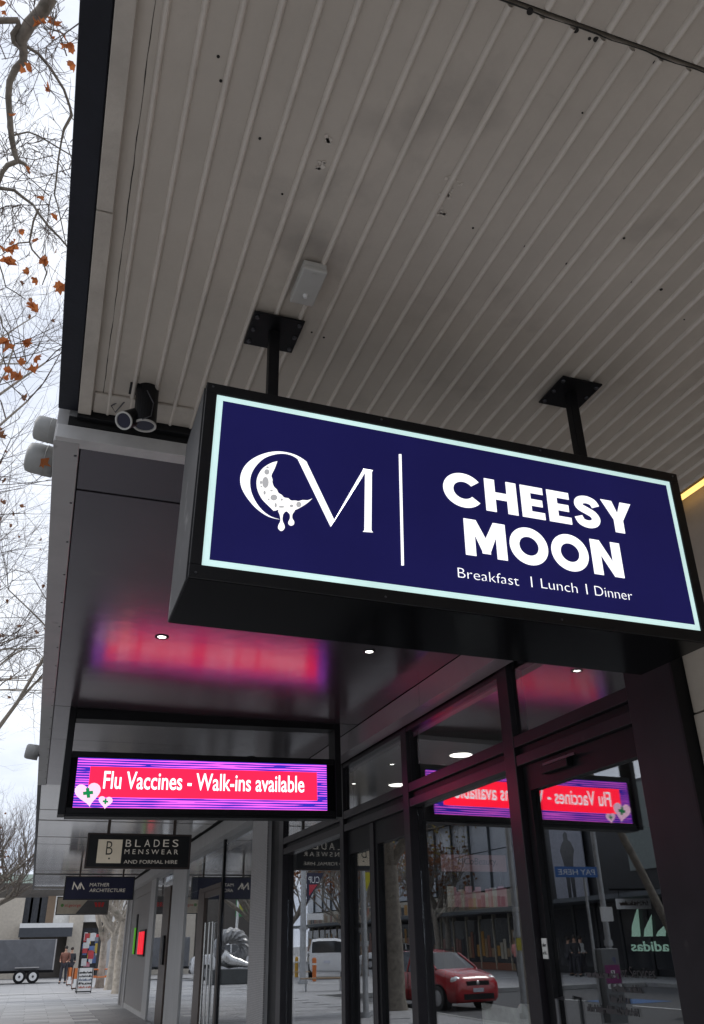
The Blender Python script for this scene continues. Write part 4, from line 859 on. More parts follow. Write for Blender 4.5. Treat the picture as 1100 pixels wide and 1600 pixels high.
# ================================================================== people
def skin(name, vs, es, rad, m, parent, sub=1):
    me = bpy.data.meshes.new(name); me.from_pydata(vs, es, []); me.materials.append(m)
    o = link(bpy.data.objects.new(name, me)); o.parent = parent; ORG[o.name] = Vector()
    o.modifiers.new('skin', 'SKIN')
    for i, r__ in enumerate(rad): me.skin_vertices[0].data[i].radius = (r__, r__) if not hasattr(r__, '__len__') else r__
    me.skin_vertices[0].data[0].use_root = True
    s_ = o.modifiers.new('smooth', 'SUBSURF'); s_.levels = sub; s_.render_levels = sub; return o
M_skin = mat('skin', (.46, .27, .19), .6, var=.1); M_hair = mat('dark_hair', (.03, .022, .018), .7); M_shoe = mat('dark_shoe', (.03, .03, .03), .5)
def person(lab, loc, rz, top, bot, h=1.72, stride=.12, arm=.15, hand=False):
    k = h/1.72; t_ = thing('person', lab, 'person', loc, (0, 0, rz), group='people in the street')
    V = [(0,0,.95),(0,0,1.12),(0,.01,1.32),(0,.01,1.45),(0,.0,1.54),(0,.02,1.66)]; E_ = [(0,1),(1,2),(2,3),(3,4),(4,5)]; rd = [(.15,.11),(.14,.10),(.17,.11),(.07,.06),(.065,.065),(.085,.10)]
    legs, arms = [], []
    for s in (-1, 1):
        n = len(V); V += [(s*.09,0,.90),(s*.10,s*stride*.5+.02,.50),(s*.10,s*stride,.09),(s*.10,s*stride+.13,.035)]; E_ += [(0,n),(n,n+1),(n+1,n+2),(n+2,n+3)]; rd += [.085,.062,.045,.038]
        n2 = len(V); V += [(s*.20,.0,1.40),(s*.24,-.02,1.14),(s*(.24-arm*.4),.10+arm*.5,.94+arm*.6),(s*(.22-arm*.5),.15+arm*.6,.90+arm*.7)]; E_ += [(2,n2),(n2,n2+1),(n2+1,n2+2),(n2+2,n2+3)]; rd += [.06,.048,.036,.032]
    sc = lambda L_: [tuple(c*k for c in v) for v in L_]
    skin('body', sc(V), E_, [tuple(q*k for q in r__) if hasattr(r__, '__len__') else r__*k for r__ in rd], M_skin, t_)
    jv = [V[1], V[2], V[3], V[0]]; je = [(0,1),(1,2),(0,3)]; jr = [.165,.19,.08,.17]; 
    for base in (10, 18):
        n = len(jv); jv += [V[base], V[base+1], V[base+2]]; je += [(1, n), (n, n+1), (n+1, n+2)]; jr += [.075, .062, .048]
    skin('jacket', sc(jv), je, [q*k for q in jr], top, t_)
    tv = [V[0]]; te = []; tr_ = [.162]
    for base in (6, 14):
        n = len(tv); tv += [V[base], V[base+1], V[base+2]]; te += [(0, n), (n, n+1), (n+1, n+2)]; tr_ += [.105, .08, .065]
    skin('trousers', sc(tv), te, [q*k for q in tr_], bot, t_)
    b = MB().ball((0, -.005, 1.695*k), .105*k, 12, 8, (.86, 1, .95)); b.build('hair', M_hair, t_, smooth=True)
    for s in (-1, 1): b = MB().ball((s*.10*k, (s*stride+.06)*k, .045*k), .12*k, 10, 6, (.42, 1.1, .38)); b.build('shoe', M_shoe, t_, smooth=True)
    for s in (-1, 1): MB().ball((s*.035*k, .108*k, 1.665*k), .013*k, 6, 4).build('eye', M_hair, t_)
    MB().ball((0, .122*k, 1.635*k), .018*k, 6, 4, (.8, 1, 1.3)).build('nose', M_skin, t_)
    return t_
M_jk = mat('rust_jacket', (.20, .085, .06), .8, var=.2); M_dk = mat('charcoal_cloth', (.03, .03, .035), .85, var=.2); M_jn = mat('navy_trousers', (.035, .035, .045), .85)
p = onZ(97, 1537, 0); person('person in a rust brown jacket and dark trousers beside the trailer', (p.x, p.y, 0), R(160), M_jk, M_jn)
p = onZ(106, 1535, 0); person('person in dark clothes just behind the one in rust brown', (p.x+.05, p.y+.5, 0), R(200), M_dk, M_jn, 1.66)
for i, (px, lab, tp_) in enumerate(((893, 'person in black standing by the dark store window, left of the pair', M_dk), (912, 'person in white top seen mirrored in the right door', M_white), (903, 'person in charcoal in the mirrored group by the dark store', M_dk))):
    p = rG(px, 1524+i); person(lab, (p.x, p.y, -.004), R(90+60*i), tp_, M_jn, 1.68+.03*i)
p = rG(812, 1532); person('person in pink top by the mirrored shop row', (p.x, p.y, -.004), R(70), mat('pink_cloth', (.5, .2, .18), .8), M_dk)

# ================================================================== trailer, boards, table, far building
p = onZ(40, 1537, 0); TX, TY = p.x, p.y
tr_ = thing('box_trailer', 'dark grey enclosed box trailer with twin white wheels parked on the plaza', 'trailer', (TX, TY, 0))
M_tg = mat('trailer_grey', (.12, .124, .135), .5, var=.15, scale=3, bump=.05); xr = onY(85, 1500, TY).x; xl = xr-4.2; zt_ = onY(40, 1468, TY).z; zb_ = .62
bx('box', M_tg, tr_, xl, xr, TY+.05, TY+1.9, zb_, zt_, bevel=.03)
for k in range(3):
    a = xl+.05+k*(xr-xl-.1)/3; c = a+(xr-xl-.1)/3; m_ = (a+c)/2; zm = (zb_+zt_)/2
    MB().add([(a+.02, TY+.048, zb_+.08), (c-.02, TY+.048, zb_+.08), (c-.02, TY+.048, zt_-.08), (a+.02, TY+.048, zt_-.08), (m_, TY-.015, zm)], [(0,1,4),(1,2,4),(2,3,4),(3,0,4)]).build('side_panel', M_tg, tr_)
bx('chassis', M_black, tr_, xl-.6, xr+.02, TY+.2, TY+1.7, zb_-.12, zb_-.002)
bx('mudguard', M_edge, tr_, onY(22, 1520, TY).x, onY(60, 1520, TY).x, TY-.12, TY+.04, .74, .79); bx('corner_trim', M_edge, tr_, xr-.06, xr+.012, TY+.03, TY+.045, zb_, zt_)
for px in (30, 51):
    c = onY(px, 1527, TY).x; w = MB().cyl((c, TY-.10, .33), (c, TY+.10, .33), .33, n=24).build('tyre', M_black, tr_, bevel=.03)
    MB().cyl((c, TY-.115, .33), (c, TY-.09, .33), .20, n=20).build('rim', M_white, w); MB().cyl((c, TY-.125, .33), (c, TY-.112, .33), .06, n=12).build('hub', M_screw, w)
    MB().cyl((c, TY+1.7, .33), (c, TY+1.88, .33), .33, n=16).build('tyre', M_black, tr_)
M_org = mat('orange_paint', (.62, .17, .035), .5, var=.12)
def aboard(lab, px0, px1, py0, py1, m, lines, face):
    Y_ = onZ((px0+px1)/2, py1, 0).y; a = onY(px0, py1, Y_); c = onY(px1, py1, Y_); h_ = onY(px0, py0, Y_).z; t_ = thing('sandwich_board', lab, 'sandwich board', ((a.x+c.x)/2, Y_, 0), group='sandwich boards on the paving')
    f_ = MB().add([(a.x, Y_, .08), (c.x, Y_, .08), (c.x, Y_+.22, h_), (a.x, Y_+.22, h_), (a.x, Y_+.03, .08), (c.x, Y_+.03, .08), (c.x, Y_+.25, h_), (a.x, Y_+.25, h_)], [(0,1,2,3),(7,6,5,4),(0,4,5,1),(1,5,6,2),(2,6,7,3),(3,7,4,0)]).build('front_board', face, t_)
    MB().add([(a.x, Y_+.56, .02), (c.x, Y_+.56, .02), (c.x, Y_+.27, h_), (a.x, Y_+.27, h_), (a.x, Y_+.53, .02), (c.x, Y_+.53, .02), (c.x, Y_+.252, h_), (a.x, Y_+.252, h_)], [(0,3,2,1),(4,5,6,7),(0,1,5,4),(2,3,7,6),(1,2,6,5),(3,0,4,7)]).build('back_board', m, t_)
    for x in (a.x+.02, c.x-.05): MB().prism([(x, Y_-.02, 0), (x+.03, Y_-.02, 0), (x+.03, Y_+.20, h_+.01), (x, Y_+.20, h_+.01)], (0, .02, 0)).build('frame_rail', m, t_)
    nrm = Vector((0, -h_+.08, .22)).normalized(); eu = Vector((0, .22, h_-.08)).normalized()
    for k, s in enumerate(lines):
        zz = h_-.16-k*(h_-.25)/max(1, len(lines)); yy = Y_+.22*(zz-.04-.08)/(h_-.08)
        scribble(.085, (c.x-a.x)-.14, (M_bsign, M_bsign, mat('board_print_blue', (.12, .16, .24), .6), M_bsign, mat('board_print_red', (.45, .16, .12), .6))[k % 5], t_, (a.x+.07, yy-.006, zz-.04), (1, 0, 0), eu, 30+k, depth=.002)
    if not lines: MB().add([(a.x+.01, Y_-.003, .09), (c.x-.01, Y_-.003, .09), (c.x-.01, Y_+.22*.45-.003, .08+(h_-.08)*.45), (a.x+.01, Y_+.22*.45-.003, .08+(h_-.08)*.45)], [(0, 1, 2, 3)]).build('pale_half', M_white, t_)
aboard('white sandwich board with dark lettering in front of the orange ones', 118, 143, 1513, 1552, M_black, range(5), M_white)
aboard('orange sandwich board behind the white one, middle of three', 111.5, 120, 1513, 1547, M_black, (), M_org)
aboard('orange sandwich board nearest the two people', 103.5, 111, 1512, 1541, M_black, (), M_org)
p = onZ(158, 1543, 0); t_ = thing('picnic_table', 'orange timber picnic table behind the pale tree trunks', 'picnic table', (p.x, p.y, 0))
for k in range(5): bx('plank', M_org, t_, p.x-.85, p.x+.95, p.y+k*.15, p.y+k*.15+.135, .72, .765)
for yy in (-.55, 1.05):
    for k in range(2): bx('seat_plank', M_org, t_, p.x-.85, p.x+.95, p.y+yy+k*.15, p.y+yy+k*.15+.135, .42, .46)
for x in (p.x-.6, p.x+.65):
    for s in (-1, 1): MB().prism([(x, p.y+.35+s*.85, 0), (x+.05, p.y+.35+s*.85, 0), (x+.05, p.y+.35+s*.25, .72), (x, p.y+.35+s*.25, .72)], (0, .09, 0)).build('leg', M_org, t_)
    bx('brace', M_org, t_, x+.052, x+.09, p.y-.45, p.y+1.2, .33, .418)
YK = 64
def fb(px0, py0, px1, py1, dy=0): a = onY(px0, py0, YK); c = onY(px1, py1, YK); return a.x, c.x, c.z, a.z
fbld = thing('cafe_building', 'low cream building with dark awning, upper windows and poster window', 'building', (0, YK, 0))
M_cb = mat('cream_wall', (.48, .43, .36), .75, var=.12); M_dkw = mat('dark_glass_wall', (.03, .033, .04), .15, var=.3)
bx('core', mat('dark_core_wall', (.09, .08, .07), .8), fbld, -9, 14, YK+.6, YK+9, 0, 5.6)  # dark warm grey core behind the facade pieces
x0, x1, z0, z1 = fb(-60, 1403, 34, 1443); bx('wall', M_cb, fbld, x0, x1, YK, YK+.59, 0, z1)
for k in range(3):
    x0, x1, z0, z1 = fb(35+k*13.5, 1402, 47.5+k*13.5, 1442); bx('window', M_dkw, fbld, x0+.02, x1-.02, YK+.3, YK+.35, z0, z1)
x0, x1, z0, z1 = fb(76, 1400, 82, 1445); bx('pier', mat('brown_panel', (.16, .11, .07), .6), fbld, x0, x1, YK+.05, YK+.5, z0, z1)
x0, x1, z0, z1 = fb(82, 1400, 110, 1446); bx('wall', mat('pale_wall', (.6, .59, .56), .7), fbld, x0, x1, YK+.1, YK+.5, z0, z1)
x0, x1, z0, z1 = fb(32, 1444, 112, 1450); aw2 = bx('awning', M_white, fbld, x0, x1, YK-1.9, YK+.55, z0, z1)
_, _, z0, z1 = fb(32, 1450.5, 112, 1464); bx('valance', mat('slate_awning', (.05, .055, .065), .6), aw2, x0, x1, YK-1.88, YK-1.82, z0, z1); bx('soffit', M_brown, aw2, x0, x1, YK-1.8, YK+.5, z1-.1, z1-.02)
x0, x1, z0, z1 = fb(109, 1432, 130, 1440); bx('column', M_cb, fbld, x0, x1, YK-.3, YK+.55, 0, z1+.8)
x0, x1, z0, z1 = fb(131, 1450, 157, 1511); pw = bx('poster_window', M_dkw, fbld, x0, x1, YK+.2, YK+.3, z0, z1)
rs = random.Random(6); pc = [mat('poster_%s' % n_, c_, .5) for n_, c_ in (('red', (.5, .05, .06)), ('blue', (.10, .16, .35)), ('white', (.6, .6, .6)), ('grey', (.2, .22, .25)), ('yellow', (.5, .35, .06)), ('pink', (.5, .2, .25)))]
for j in range(46):
    w_ = rs.uniform(.12, .42); h_ = rs.uniform(.15, .5); xx = rs.uniform(x0, x1-w_); zz = rs.uniform(z0, z1-h_)
    bx('poster', pc[rs.choice((0, 0, 1, 2, 2, 3, 3, 4, 5))], pw, xx, xx+w_, YK+.1+.002*j, YK+.1015+.002*j, zz, zz+h_)
x0, x1, z0, z1 = fb(157, 1440, 205, 1520); bx('wall', mat('dark_wall', (.05, .05, .05), .7), fbld, x0, x1, YK+.1, YK+.55, 0, 5.6)
for px in (164, 176, 188): x0, x1, z0, z1 = fb(px, 1462, px+5, 1520); bx('pier', M_col, fbld, x0, x1, YK-.05, YK+.09, 0, 3)
x0, x1, z0, z1 = fb(130, 1405, 205, 1440); bx('sign_band', mat('pale_wall', (.6, .59, .56)), fbld, x0, x1, YK-.1, YK+.09, z0, z1+.4)
tb = thing('distant_building', 'pale green roofed building far beyond the trailer', 'building', (-6, 86, 0)); a = onY(-60, 1366, 86); c = onY(52, 1400, 86)
bx('wall', mat('pale_far_wall', (.5, .5, .47), .7), tb, a.x-10, c.x, 86, 96, 0, c.z); bx('roof', mat('pale_green_roof', (.42, .50, .42), .6, stretch=(1, 1, 6)), tb, a.x-10.4, c.x+.3, 85.6, 96.4, c.z+.01, a.z)
for k in range(6): bx('window', M_dkw, tb, c.x-1.8-k*2.4, c.x-.5-k*2.4, 85.95, 85.998, c.z-2.3, c.z-.9)
# ================================================================== the street that the windows mirror
def car(lab, front, hd, paint, L_=4.1, H_=1.56, W_=1.74, kind='car', van=False):
    d_ = Vector((math.cos(hd), math.sin(hd), 0)); loc = Vector(front)-d_*L_/2
    t_ = thing('parked_car', lab, kind, loc, (0, 0, hd), group='vehicles in the street'); k = L_/4.1; kz = H_/1.56; kw = W_/1.74
    if not van:
        ST = [(2.05,.30,.56,.66,.68,.58),(2.0,.22,.68,.79,.78,.68),(1.82,.19,.80,.90,.83,.73),(1.45,.19,.87,.98,.86,.75),(1.08,.19,.93,1.05,.865,.76),(.42,.19,.96,1.48,.865,.61),(-.30,.19,.96,1.56,.865,.62),(-1.15,.19,.98,1.53,.86,.60),(-1.72,.20,1.0,1.40,.84,.58),(-1.98,.24,1.0,1.06,.80,.66),(-2.05,.32,.80,.86,.70,.60)]
    else:
        ST = [(2.05,.35,.70,.82,.74,.66),(1.98,.28,.82,.95,.82,.74),(1.75,.26,.92,1.04,.86,.78),(1.15,.26,1.0,1.10,.87,.80),(.70,.26,1.05,1.50,.87,.68),(.10,.26,1.06,1.56,.87,.70),(-.9,.26,1.06,1.56,.87,.70),(-1.85,.26,1.05,1.54,.86,.70),(-2.0,.28,1.0,1.45,.84,.70),(-2.05,.36,.9,1.0,.80,.72)]
    gi = [i for i in range(len(ST)-1) if ST[i+1][3]-ST[i+1][2] > .2 or ST[i][3]-ST[i][2] > .2]
    def ring(s):
        x, zb, zl, zt, w, wt = s; x *= k; w *= kw; wt *= kw
        h = [(0, zb), (w*.84, zb), (w*.97, zb+.10), (w, (zb+zl)*.55), (w*.97, zl), (wt, zt-.035*(zt-zl > .2)-.01), (wt*.6, zt-.004), (0, zt)]
        return [(x, y, z*kz) for y, z in h]+[(x, -y, z*kz) for y, z in h[-2:0:-1]]
    RG = [ring(s) for s in ST]; n = len(RG[0]); body, glassF = MB(), {}
    vs = [v for r__ in RG for v in r__]; fs = []; win = []
    for i in range(len(ST)-1):
        for j in range(n):
            f = (i*n+j, i*n+(j+1) % n, (i+1)*n+(j+1) % n, (i+1)*n+j)
            side = j in (4, n-5); topf = j in (5, 6, n-6-1, n-6, n-7, n-8) and 5 <= j <= n-6
            a_, b_ = ST[i], ST[i+1]; steep = abs(a_[3]-b_[3]) > .28 and (a_[3]-a_[2] > .2) != (b_[3]-b_[2] > .2)
            if side and a_[3]-a_[2] > .2 and b_[3]-b_[2] > .2: win.append(('side_window', f))
            elif 5 <= j <= n-6 and steep: win.append(('windscreen' if i < 6 else 'rear_window', f))
            else: fs.append(f)
    fs += [tuple(range(n))[::-1], tuple(range((len(ST)-1)*n, len(ST)*n))]
    bo = body.add(vs, fs).build('body', paint, t_, smooth=True); MDg = mat('car_glass', (.02, .024, .028), .06, var=.1, coat=.5)
    for nm in ('windscreen', 'rear_window'):
        g_ = MB().add(vs, [f for q, f in win if q == nm]); g_.build(nm, MDg, t_) if any(q == nm for q, _ in win) else None
    for s in (0, 1):
        for f in [f for q, f in win if q == 'side_window' and (vs[f[0]][1] > 0) == bool(s)]: MB().add([vs[i] for i in f], [(0, 1, 2, 3)]).build('side_window', MDg, t_)
    for s in (-1, 1):                       # pillars
        for a_, b_ in zip(ST, ST[1:]):
            if a_[3]-a_[2] > .2 or b_[3]-b_[2] > .2:
                A_ = Vector((b_[0]*k, s*b_[4]*.97*kw, b_[2]*kz)); B_ = Vector((b_[0]*k, s*b_[5]*kw, (b_[3]-.04)*kz))
                if b_[3]-b_[2] > .2: MB().tube([A_, B_], [.028, .028], 6).build('pillar', paint, t_)
        a_, b_ = ST[4], ST[5]; 
        if not van: MB().tube([(a_[0]*k, s*a_[5]*kw, a_[3]*kz), (b_[0]*k, s*b_[5]*kw, (b_[3]-.04)*kz)], .03, 6).build('pillar', paint, t_)
        for x in (1.28*k, -1.25*k):
            R_ = .31*(1.12 if van else 1); y = s*(.86*kw-.10)
            MB().cyl((x, y-.13, R_), (x, y+.13+.0*s, R_), R_*1.14, n=22).build('wheel_arch', M_black, t_) 
            w = MB().cyl((x, y+s*.02, R_), (x, y+s*.165, R_), R_, n=24).build('tyre', M_shoe, t_)
            b = MB(); b.cyl((x, y+s*.16, R_), (x, y+s*.172, R_), R_*.64, n=20); b.build('rim', mat('alloy', (.42, .42, .43), .35, metal=.7), w)
        MB().ball((1.83*k, s*.64*kw, .76*kz), .145, 12, 8, (1.0, 1.25, .8)).build('headlight', mat('headlight', (.75, .77, .78), .12, metal=.3), t_, smooth=True)
        MB().ball((-2.0*k, s*.70*kw, .92*kz), .11, 10, 6, (.35, .8, 1.4)).build('tail_light', mat('tail_red', (.4, .01, .01), .2), t_, smooth=True)
        MB().ball((.80*k, s*.98*kw, .98*kz), .09, 8, 6, (.6, .9, .7)).build('mirror', paint, t_, smooth=True)
    bx('grille', M_black, t_, 1.97*k, 2.055*k, -.42*kw, .42*kw, .63*kz, .74*kz); bx('lower_intake', M_black, t_, 1.99*k, 2.065*k, -.55*kw, .55*kw, .28*kz, .42*kz); [MB().tube([(x_*k, s_*.60*kw, 1.545*kz) for x_ in (.2, -.4, -1.2)], .02, 6).build('roof_rail', M_black, t_) for s_ in (-1, 1)]; [bx('door_seam', M_black, t_, x_*k-.006, x_*k+.006, s_*.862*kw, s_*.872*kw, .32*kz, .93*kz) for x_ in (.85, -.25, -1.05) for s_ in (-1, 1)]
    MB().ball((2.06*k, 0, .69*kz), .06, 10, 6, (.3, 1, 1)).build('badge', M_steel, t_); bx('number_plate', mat('plate_pale', (.55, .56, .62), .5), t_, 2.055*k, 2.075*k, -.19, .19, .46*kz, .56*kz)
    bx('number_plate', mat('plate_pale', (.55, .56, .62)), t_, -2.09*k, -2.055*k, -.19, .19, .60*kz, .70*kz)
    return t_
M_redp = mat('red_car_paint', (.42, .02, .026), .25, var=.05, coat=.6); M_wcar = mat('white_car_paint', (.72, .72, .72), .3, var=.03, coat=.5); M_yel = mat('yellow_car_paint', (.62, .34, .02), .3, coat=.4)
ZR = -.155
p = rG(750, 1579, ZR); car('small red hatchback at the kerb, mirrored in the main window', p, math.atan2(-.98, -.22), M_redp)
p = rG(305, 1533); car('white wagon parked by the sculpture plinth, mirrored in the far panes', (p.x, p.y+2, 0), math.atan2(.1, 1), M_wcar, 4.5, 1.75, 1.85, 'van', True)
p = rG(492, 1530); car('white van behind the banner pole, rear towards the shops', (p.x-2, p.y+4, 0), math.atan2(.9, -.3), M_wcar, 4.7, 1.9, 1.85, 'van', True)
p = rG(602, 1513); car('white hatchback mirrored in the glass doors behind the tree', (p.x+2, p.y, 0), math.atan2(.35, 1), M_wcar, 4.3, 1.6, 1.78)
car('yellow taxi waiting at the near kerb, mirrored at the right door edge', rG(1066, 1590, ZR)+Vector((-.9, 0, 0)), math.atan2(1, 0), M_yel, 4.5, 1.5, 1.8)
# bay marking on the road
for i, (px, py) in enumerate(((700, 1560), (790, 1545), (980, 1565))):
    p = rG(px, py, ZR); tag(MB().box(p.x-1.0, p.x+1.0, p.y-.9, p.y+.9, ZR+.004, ZR+.008).build('bay_marking', mat('blue_road_paint', (.03, .10, .26), .7, var=.3, scale=9)), kind='structure')
for i in range(7): tag(MB().box(-11.1, -10.98, -6+i*5.4, -3+i*5.4, ZR+.004, ZR+.008).build('lane_line', M_white), kind='structure')
# sculpture
p = rG(364, 1537); sc_ = thing('sculpture', 'ring and horn metal sculpture on a dark plinth, mirrored in the far glass', 'sculpture', (p.x, p.y, 0))
bx('plinth', mat('dark_granite', (.05, .055, .055), .3), sc_, p.x-1.2, p.x+1.2, p.y-.7, p.y+.7, 0, .62, bevel=.02)
b = MB(); n = 30; mI = 12; vs = []; cz_ = .62+.92
for i in range(n):
    a = 2*math.pi*i/n; rb = .78
    for j in range(mI):
        t_ = 2*math.pi*j/mI; rr_ = .32*(1+.10*(1 if (i+j) % 2 else -1)); vs.append((p.x+.15+(rb+rr_*math.cos(t_))*math.cos(a)*.8, p.y+rr_*math.sin(t_)*1.3, cz_+(rb*.72+rr_*math.cos(t_))*math.sin(a)))
b.add(vs, [(i*mI+j, ((i+1) % n)*mI+j, ((i+1) % n)*mI+(j+1) % mI, i*mI+(j+1) % mI) for i in range(n) for j in range(mI)]); b.build('tread_ring', mat('cast_aluminium', (.30, .30, .30), .45, metal=.6, var=.2, scale=8), sc_)
MB().tube([(p.x+.7, p.y-.5, 1.25), (p.x+.3, p.y-.5, 1.0), (p.x-.5, p.y-.52, .80), (p.x-1.15, p.y-.55, .72)], [.30, .26, .13, .02], 16).build('horn', M_steel, sc_, smooth=True)
# poles, banners and signs
M_galv = mat('galvanised_steel', (.45, .46, .47), .5, metal=.5, var=.15, scale=8)
def pole(name, lab, cat, base, h, r0, r1=None, m=M_galv):
    t_ = thing(name, lab, cat, base, group='street poles'); MB().tube([Vector(base), Vector(base)+Vector((0, 0, .12)), Vector(base)+Vector((0, 0, .121)), Vector(base)+Vector((0, 0, h))], [r0*1.6, r0*1.6, r0, r1 or r0*.7], 14).build('shaft', m, t_)
    b_ = Vector(base); MB().cyl(b_+Vector((0, 0, h*.28)), b_+Vector((0, 0, h*.28+.12)), r0*1.35, n=14).build('collar', m, t_); return t_
p = rG(473, 1537); t_ = pole('lamp_post', 'grey street pole with a dark triangular event banner, mirrored left of the doors', 'street pole', p, 8, .16)
M_ban = mat('banner_navy', (.03, .03, .06), .6); M_banr = mat('banner_red', (.5, .05, .07), .6)
b1 = rY(480, 1364, p.y); b2 = rY(506, 1364, p.y); b3 = rY(480, 1412, p.y)
MB().prism([(b1.x, p.y, b1.z), (b2.x, p.y, b2.z), (b3.x, p.y, b3.z)], (0, .03, 0)).build('banner', M_ban, t_)
MB().prism([(b1.x+(b2.x-b1.x)*.15, p.y-.006, b1.z*.62+b3.z*.38), (b1.x+(b2.x-b1.x)*.60, p.y-.006, b1.z*.62+b3.z*.38), (b1.x+(b2.x-b1.x)*.15, p.y-.006, b1.z*.25+b3.z*.75)], (0, .005, 0)).build('red_patch', M_banr, t_)
text('CUP', .3, M_white, t_, (b2.x+.25, p.y-.004, b1.z-.45), (1, 0, 0), (0, 0, 1), width=abs(b1.x-b2.x)*.6)
s1 = rY(505, 1432, p.y); bx('street_sign', M_white, t_, s1.x, p.x-.18, p.y-.03, p.y-.01, s1.z-.14, s1.z+.14)
p = rG(367, 1525); t_ = pole('lamp_post', 'white pole with a green banner and yellow drop mark, mirrored by the sculpture', 'street pole', p, 6.5, .10, m=M_white)
b1 = rY(369, 1406, p.y); b2 = rY(386, 1432, p.y); bx('banner', mat('banner_green', (.04, .30, .09), .6), t_, min(b1.x, b2.x), max(b1.x, b2.x), p.y-.02, p.y+.01, b2.z, b1.z); c = (b1+b2)/2
MB().prism([(c.x-.2, p.y-.025, c.z+.25), (c.x, p.y-.025, c.z-.35), (c.x+.2, p.y-.025, c.z+.25)], (0, .004, 0)).build('yellow_mark', mat('banner_yellow', (.6, .6, .05), .6), t_)
p = rG(572, 1590); t_ = pole('lamp_post', 'slim pole with a small yellow pennant mirrored in the glass doors', 'street pole', p, 5.5, .08)
b1 = rY(567, 1363, p.y); MB().prism([(b1.x, p.y, b1.z), (b1.x-.3, p.y, b1.z), (b1.x-.1, p.y, b1.z-.45)], (0, .02, 0)).build('pennant', mat('pennant_yellow', (.55, .5, .03), .6), t_)
PY = 17.8
b1 = rY(866, 1354, PY); b2 = rY(934, 1371, PY)
p = Vector((rY(938, 1360, PY).x-.05, PY+.15, ZR+.16)); t_ = pole('sign_pole', 'tall grey pole just right of the blue PAY HERE sign in the right door', 'street pole', (p.x, p.y, 0), 5.2, .07, .055)
bx('arrow_plate', M_white, t_, p.x-.16, p.x+.16, p.y-.10, p.y-.08, 1.95, 2.25)
pm = thing('pay_sign', 'blue PAY HERE parking sign on a thin grey post', 'parking sign', ((b1.x+b2.x)/2, PY, 0))
xl_, xr_ = min(b1.x, b2.x), max(b1.x, b2.x)
bx('board', mat('parking_blue', (.015, .12, .40), .5), pm, xl_, xr_, PY-.02, PY, b2.z, b1.z); text('PAY HERE', (b1.z-b2.z)*.52, M_white, pm, (xl_+.07, PY-.021, b2.z+(b1.z-b2.z)*.24), (1, 0, 0), (0, 0, 1), width=(xr_-xl_)-.14, fat=.006)
MB().cyl((xl_+.35, PY+.04, 0), (xl_+.35, PY+.04, b1.z), .035, n=10).build('post', M_galv, pm)
p = rG(958, 1600); k_ = thing('ticket_machine', 'grey ticket machine with a purple panel mirrored in the right door', 'ticket machine', (p.x, p.y, 0))
b1 = rY(945, 1508, p.y); b2 = rY(972, 1536, p.y); xl_, xr_ = min(b1.x, b2.x), max(b1.x, b2.x); zt2 = rY(955, 1482, p.y).z
bx('cabinet', mat('machine_grey', (.16, .165, .17), .5), k_, xl_-.03, xr_+.05, p.y, p.y+.35, 0, zt2, bevel=.02); bx('panel', mat('machine_purple', (.22, .02, .14), .5), k_, xl_, xr_, p.y-.008, p.y-.001, b2.z, b1.z); bx('label', M_white, k_, xl_+.01, xr_-.01, p.y-.008, p.y-.001, b2.z-.10, b2.z-.01)
text('P', .12, mat('machine_blue', (.03, .04, .25), .5), k_, (xl_+.08, p.y-.002, b1.z+.02), (1, 0, 0), (0, 0, 1)); bx('symbol', M_white, k_, (xl_+xr_)/2-.05, (xl_+xr_)/2+.05, p.y-.012, p.y-.0085, (b1.z+b2.z)/2-.07, (b1.z+b2.z)/2+.07)
p = rG(822, 1592); t_ = pole('sign_pole', 'galvanised pole at the kerb, mirrored along the main window edge', 'street pole', (p.x, p.y, 0), 6, .085); q_ = rY(815, 1475, p.y-.1); bx('yellow_plate', mat('plate_yellow', (.55, .48, .06), .6, var=.3), t_, q_.x-.13, q_.x+.13, p.y-.11, p.y-.09, q_.z-.13, q_.z+.13)
# benches and bollards
def bench(lab, p, rz):
    t_ = thing('bench', lab, 'bench', (p.x, p.y, 0), (0, 0, rz), group='timber benches on the plaza')
    for k in range(4): bx('slat', mat('bench_timber', (.35, .25, .16), .6), t_, -.9, .9, -.22+k*.115, -.12+k*.115, .41, .45)
    for x in (-.7, .64): bx('leg', M_galv, t_, x, x+.06, -.2, .2, 0, .409)
bench('timber bench beside the banner pole, farther of two', rG(455, 1535), .1); bench('timber bench with reddish end, nearer of two', rG(505, 1548), .25)
for px, py, m, lab in ((463, 1527, M_yel, 'yellow bollard beside the banner pole'), (491, 1533, M_org, 'orange brown bollard right of the banner pole')):
    p = rG(px, py); t_ = thing('bollard', lab, 'bollard', (p.x, p.y, 0)); MB().tube([p, p+Vector((0, 0, .95)), p+Vector((0, 0, 1.02))], [.09, .09, .05], 14).build('shaft', m, t_); MB().cyl(p+Vector((0, 0, .7)), p+Vector((0, 0, .78)), .094, n=14).build('band', M_white, t_)
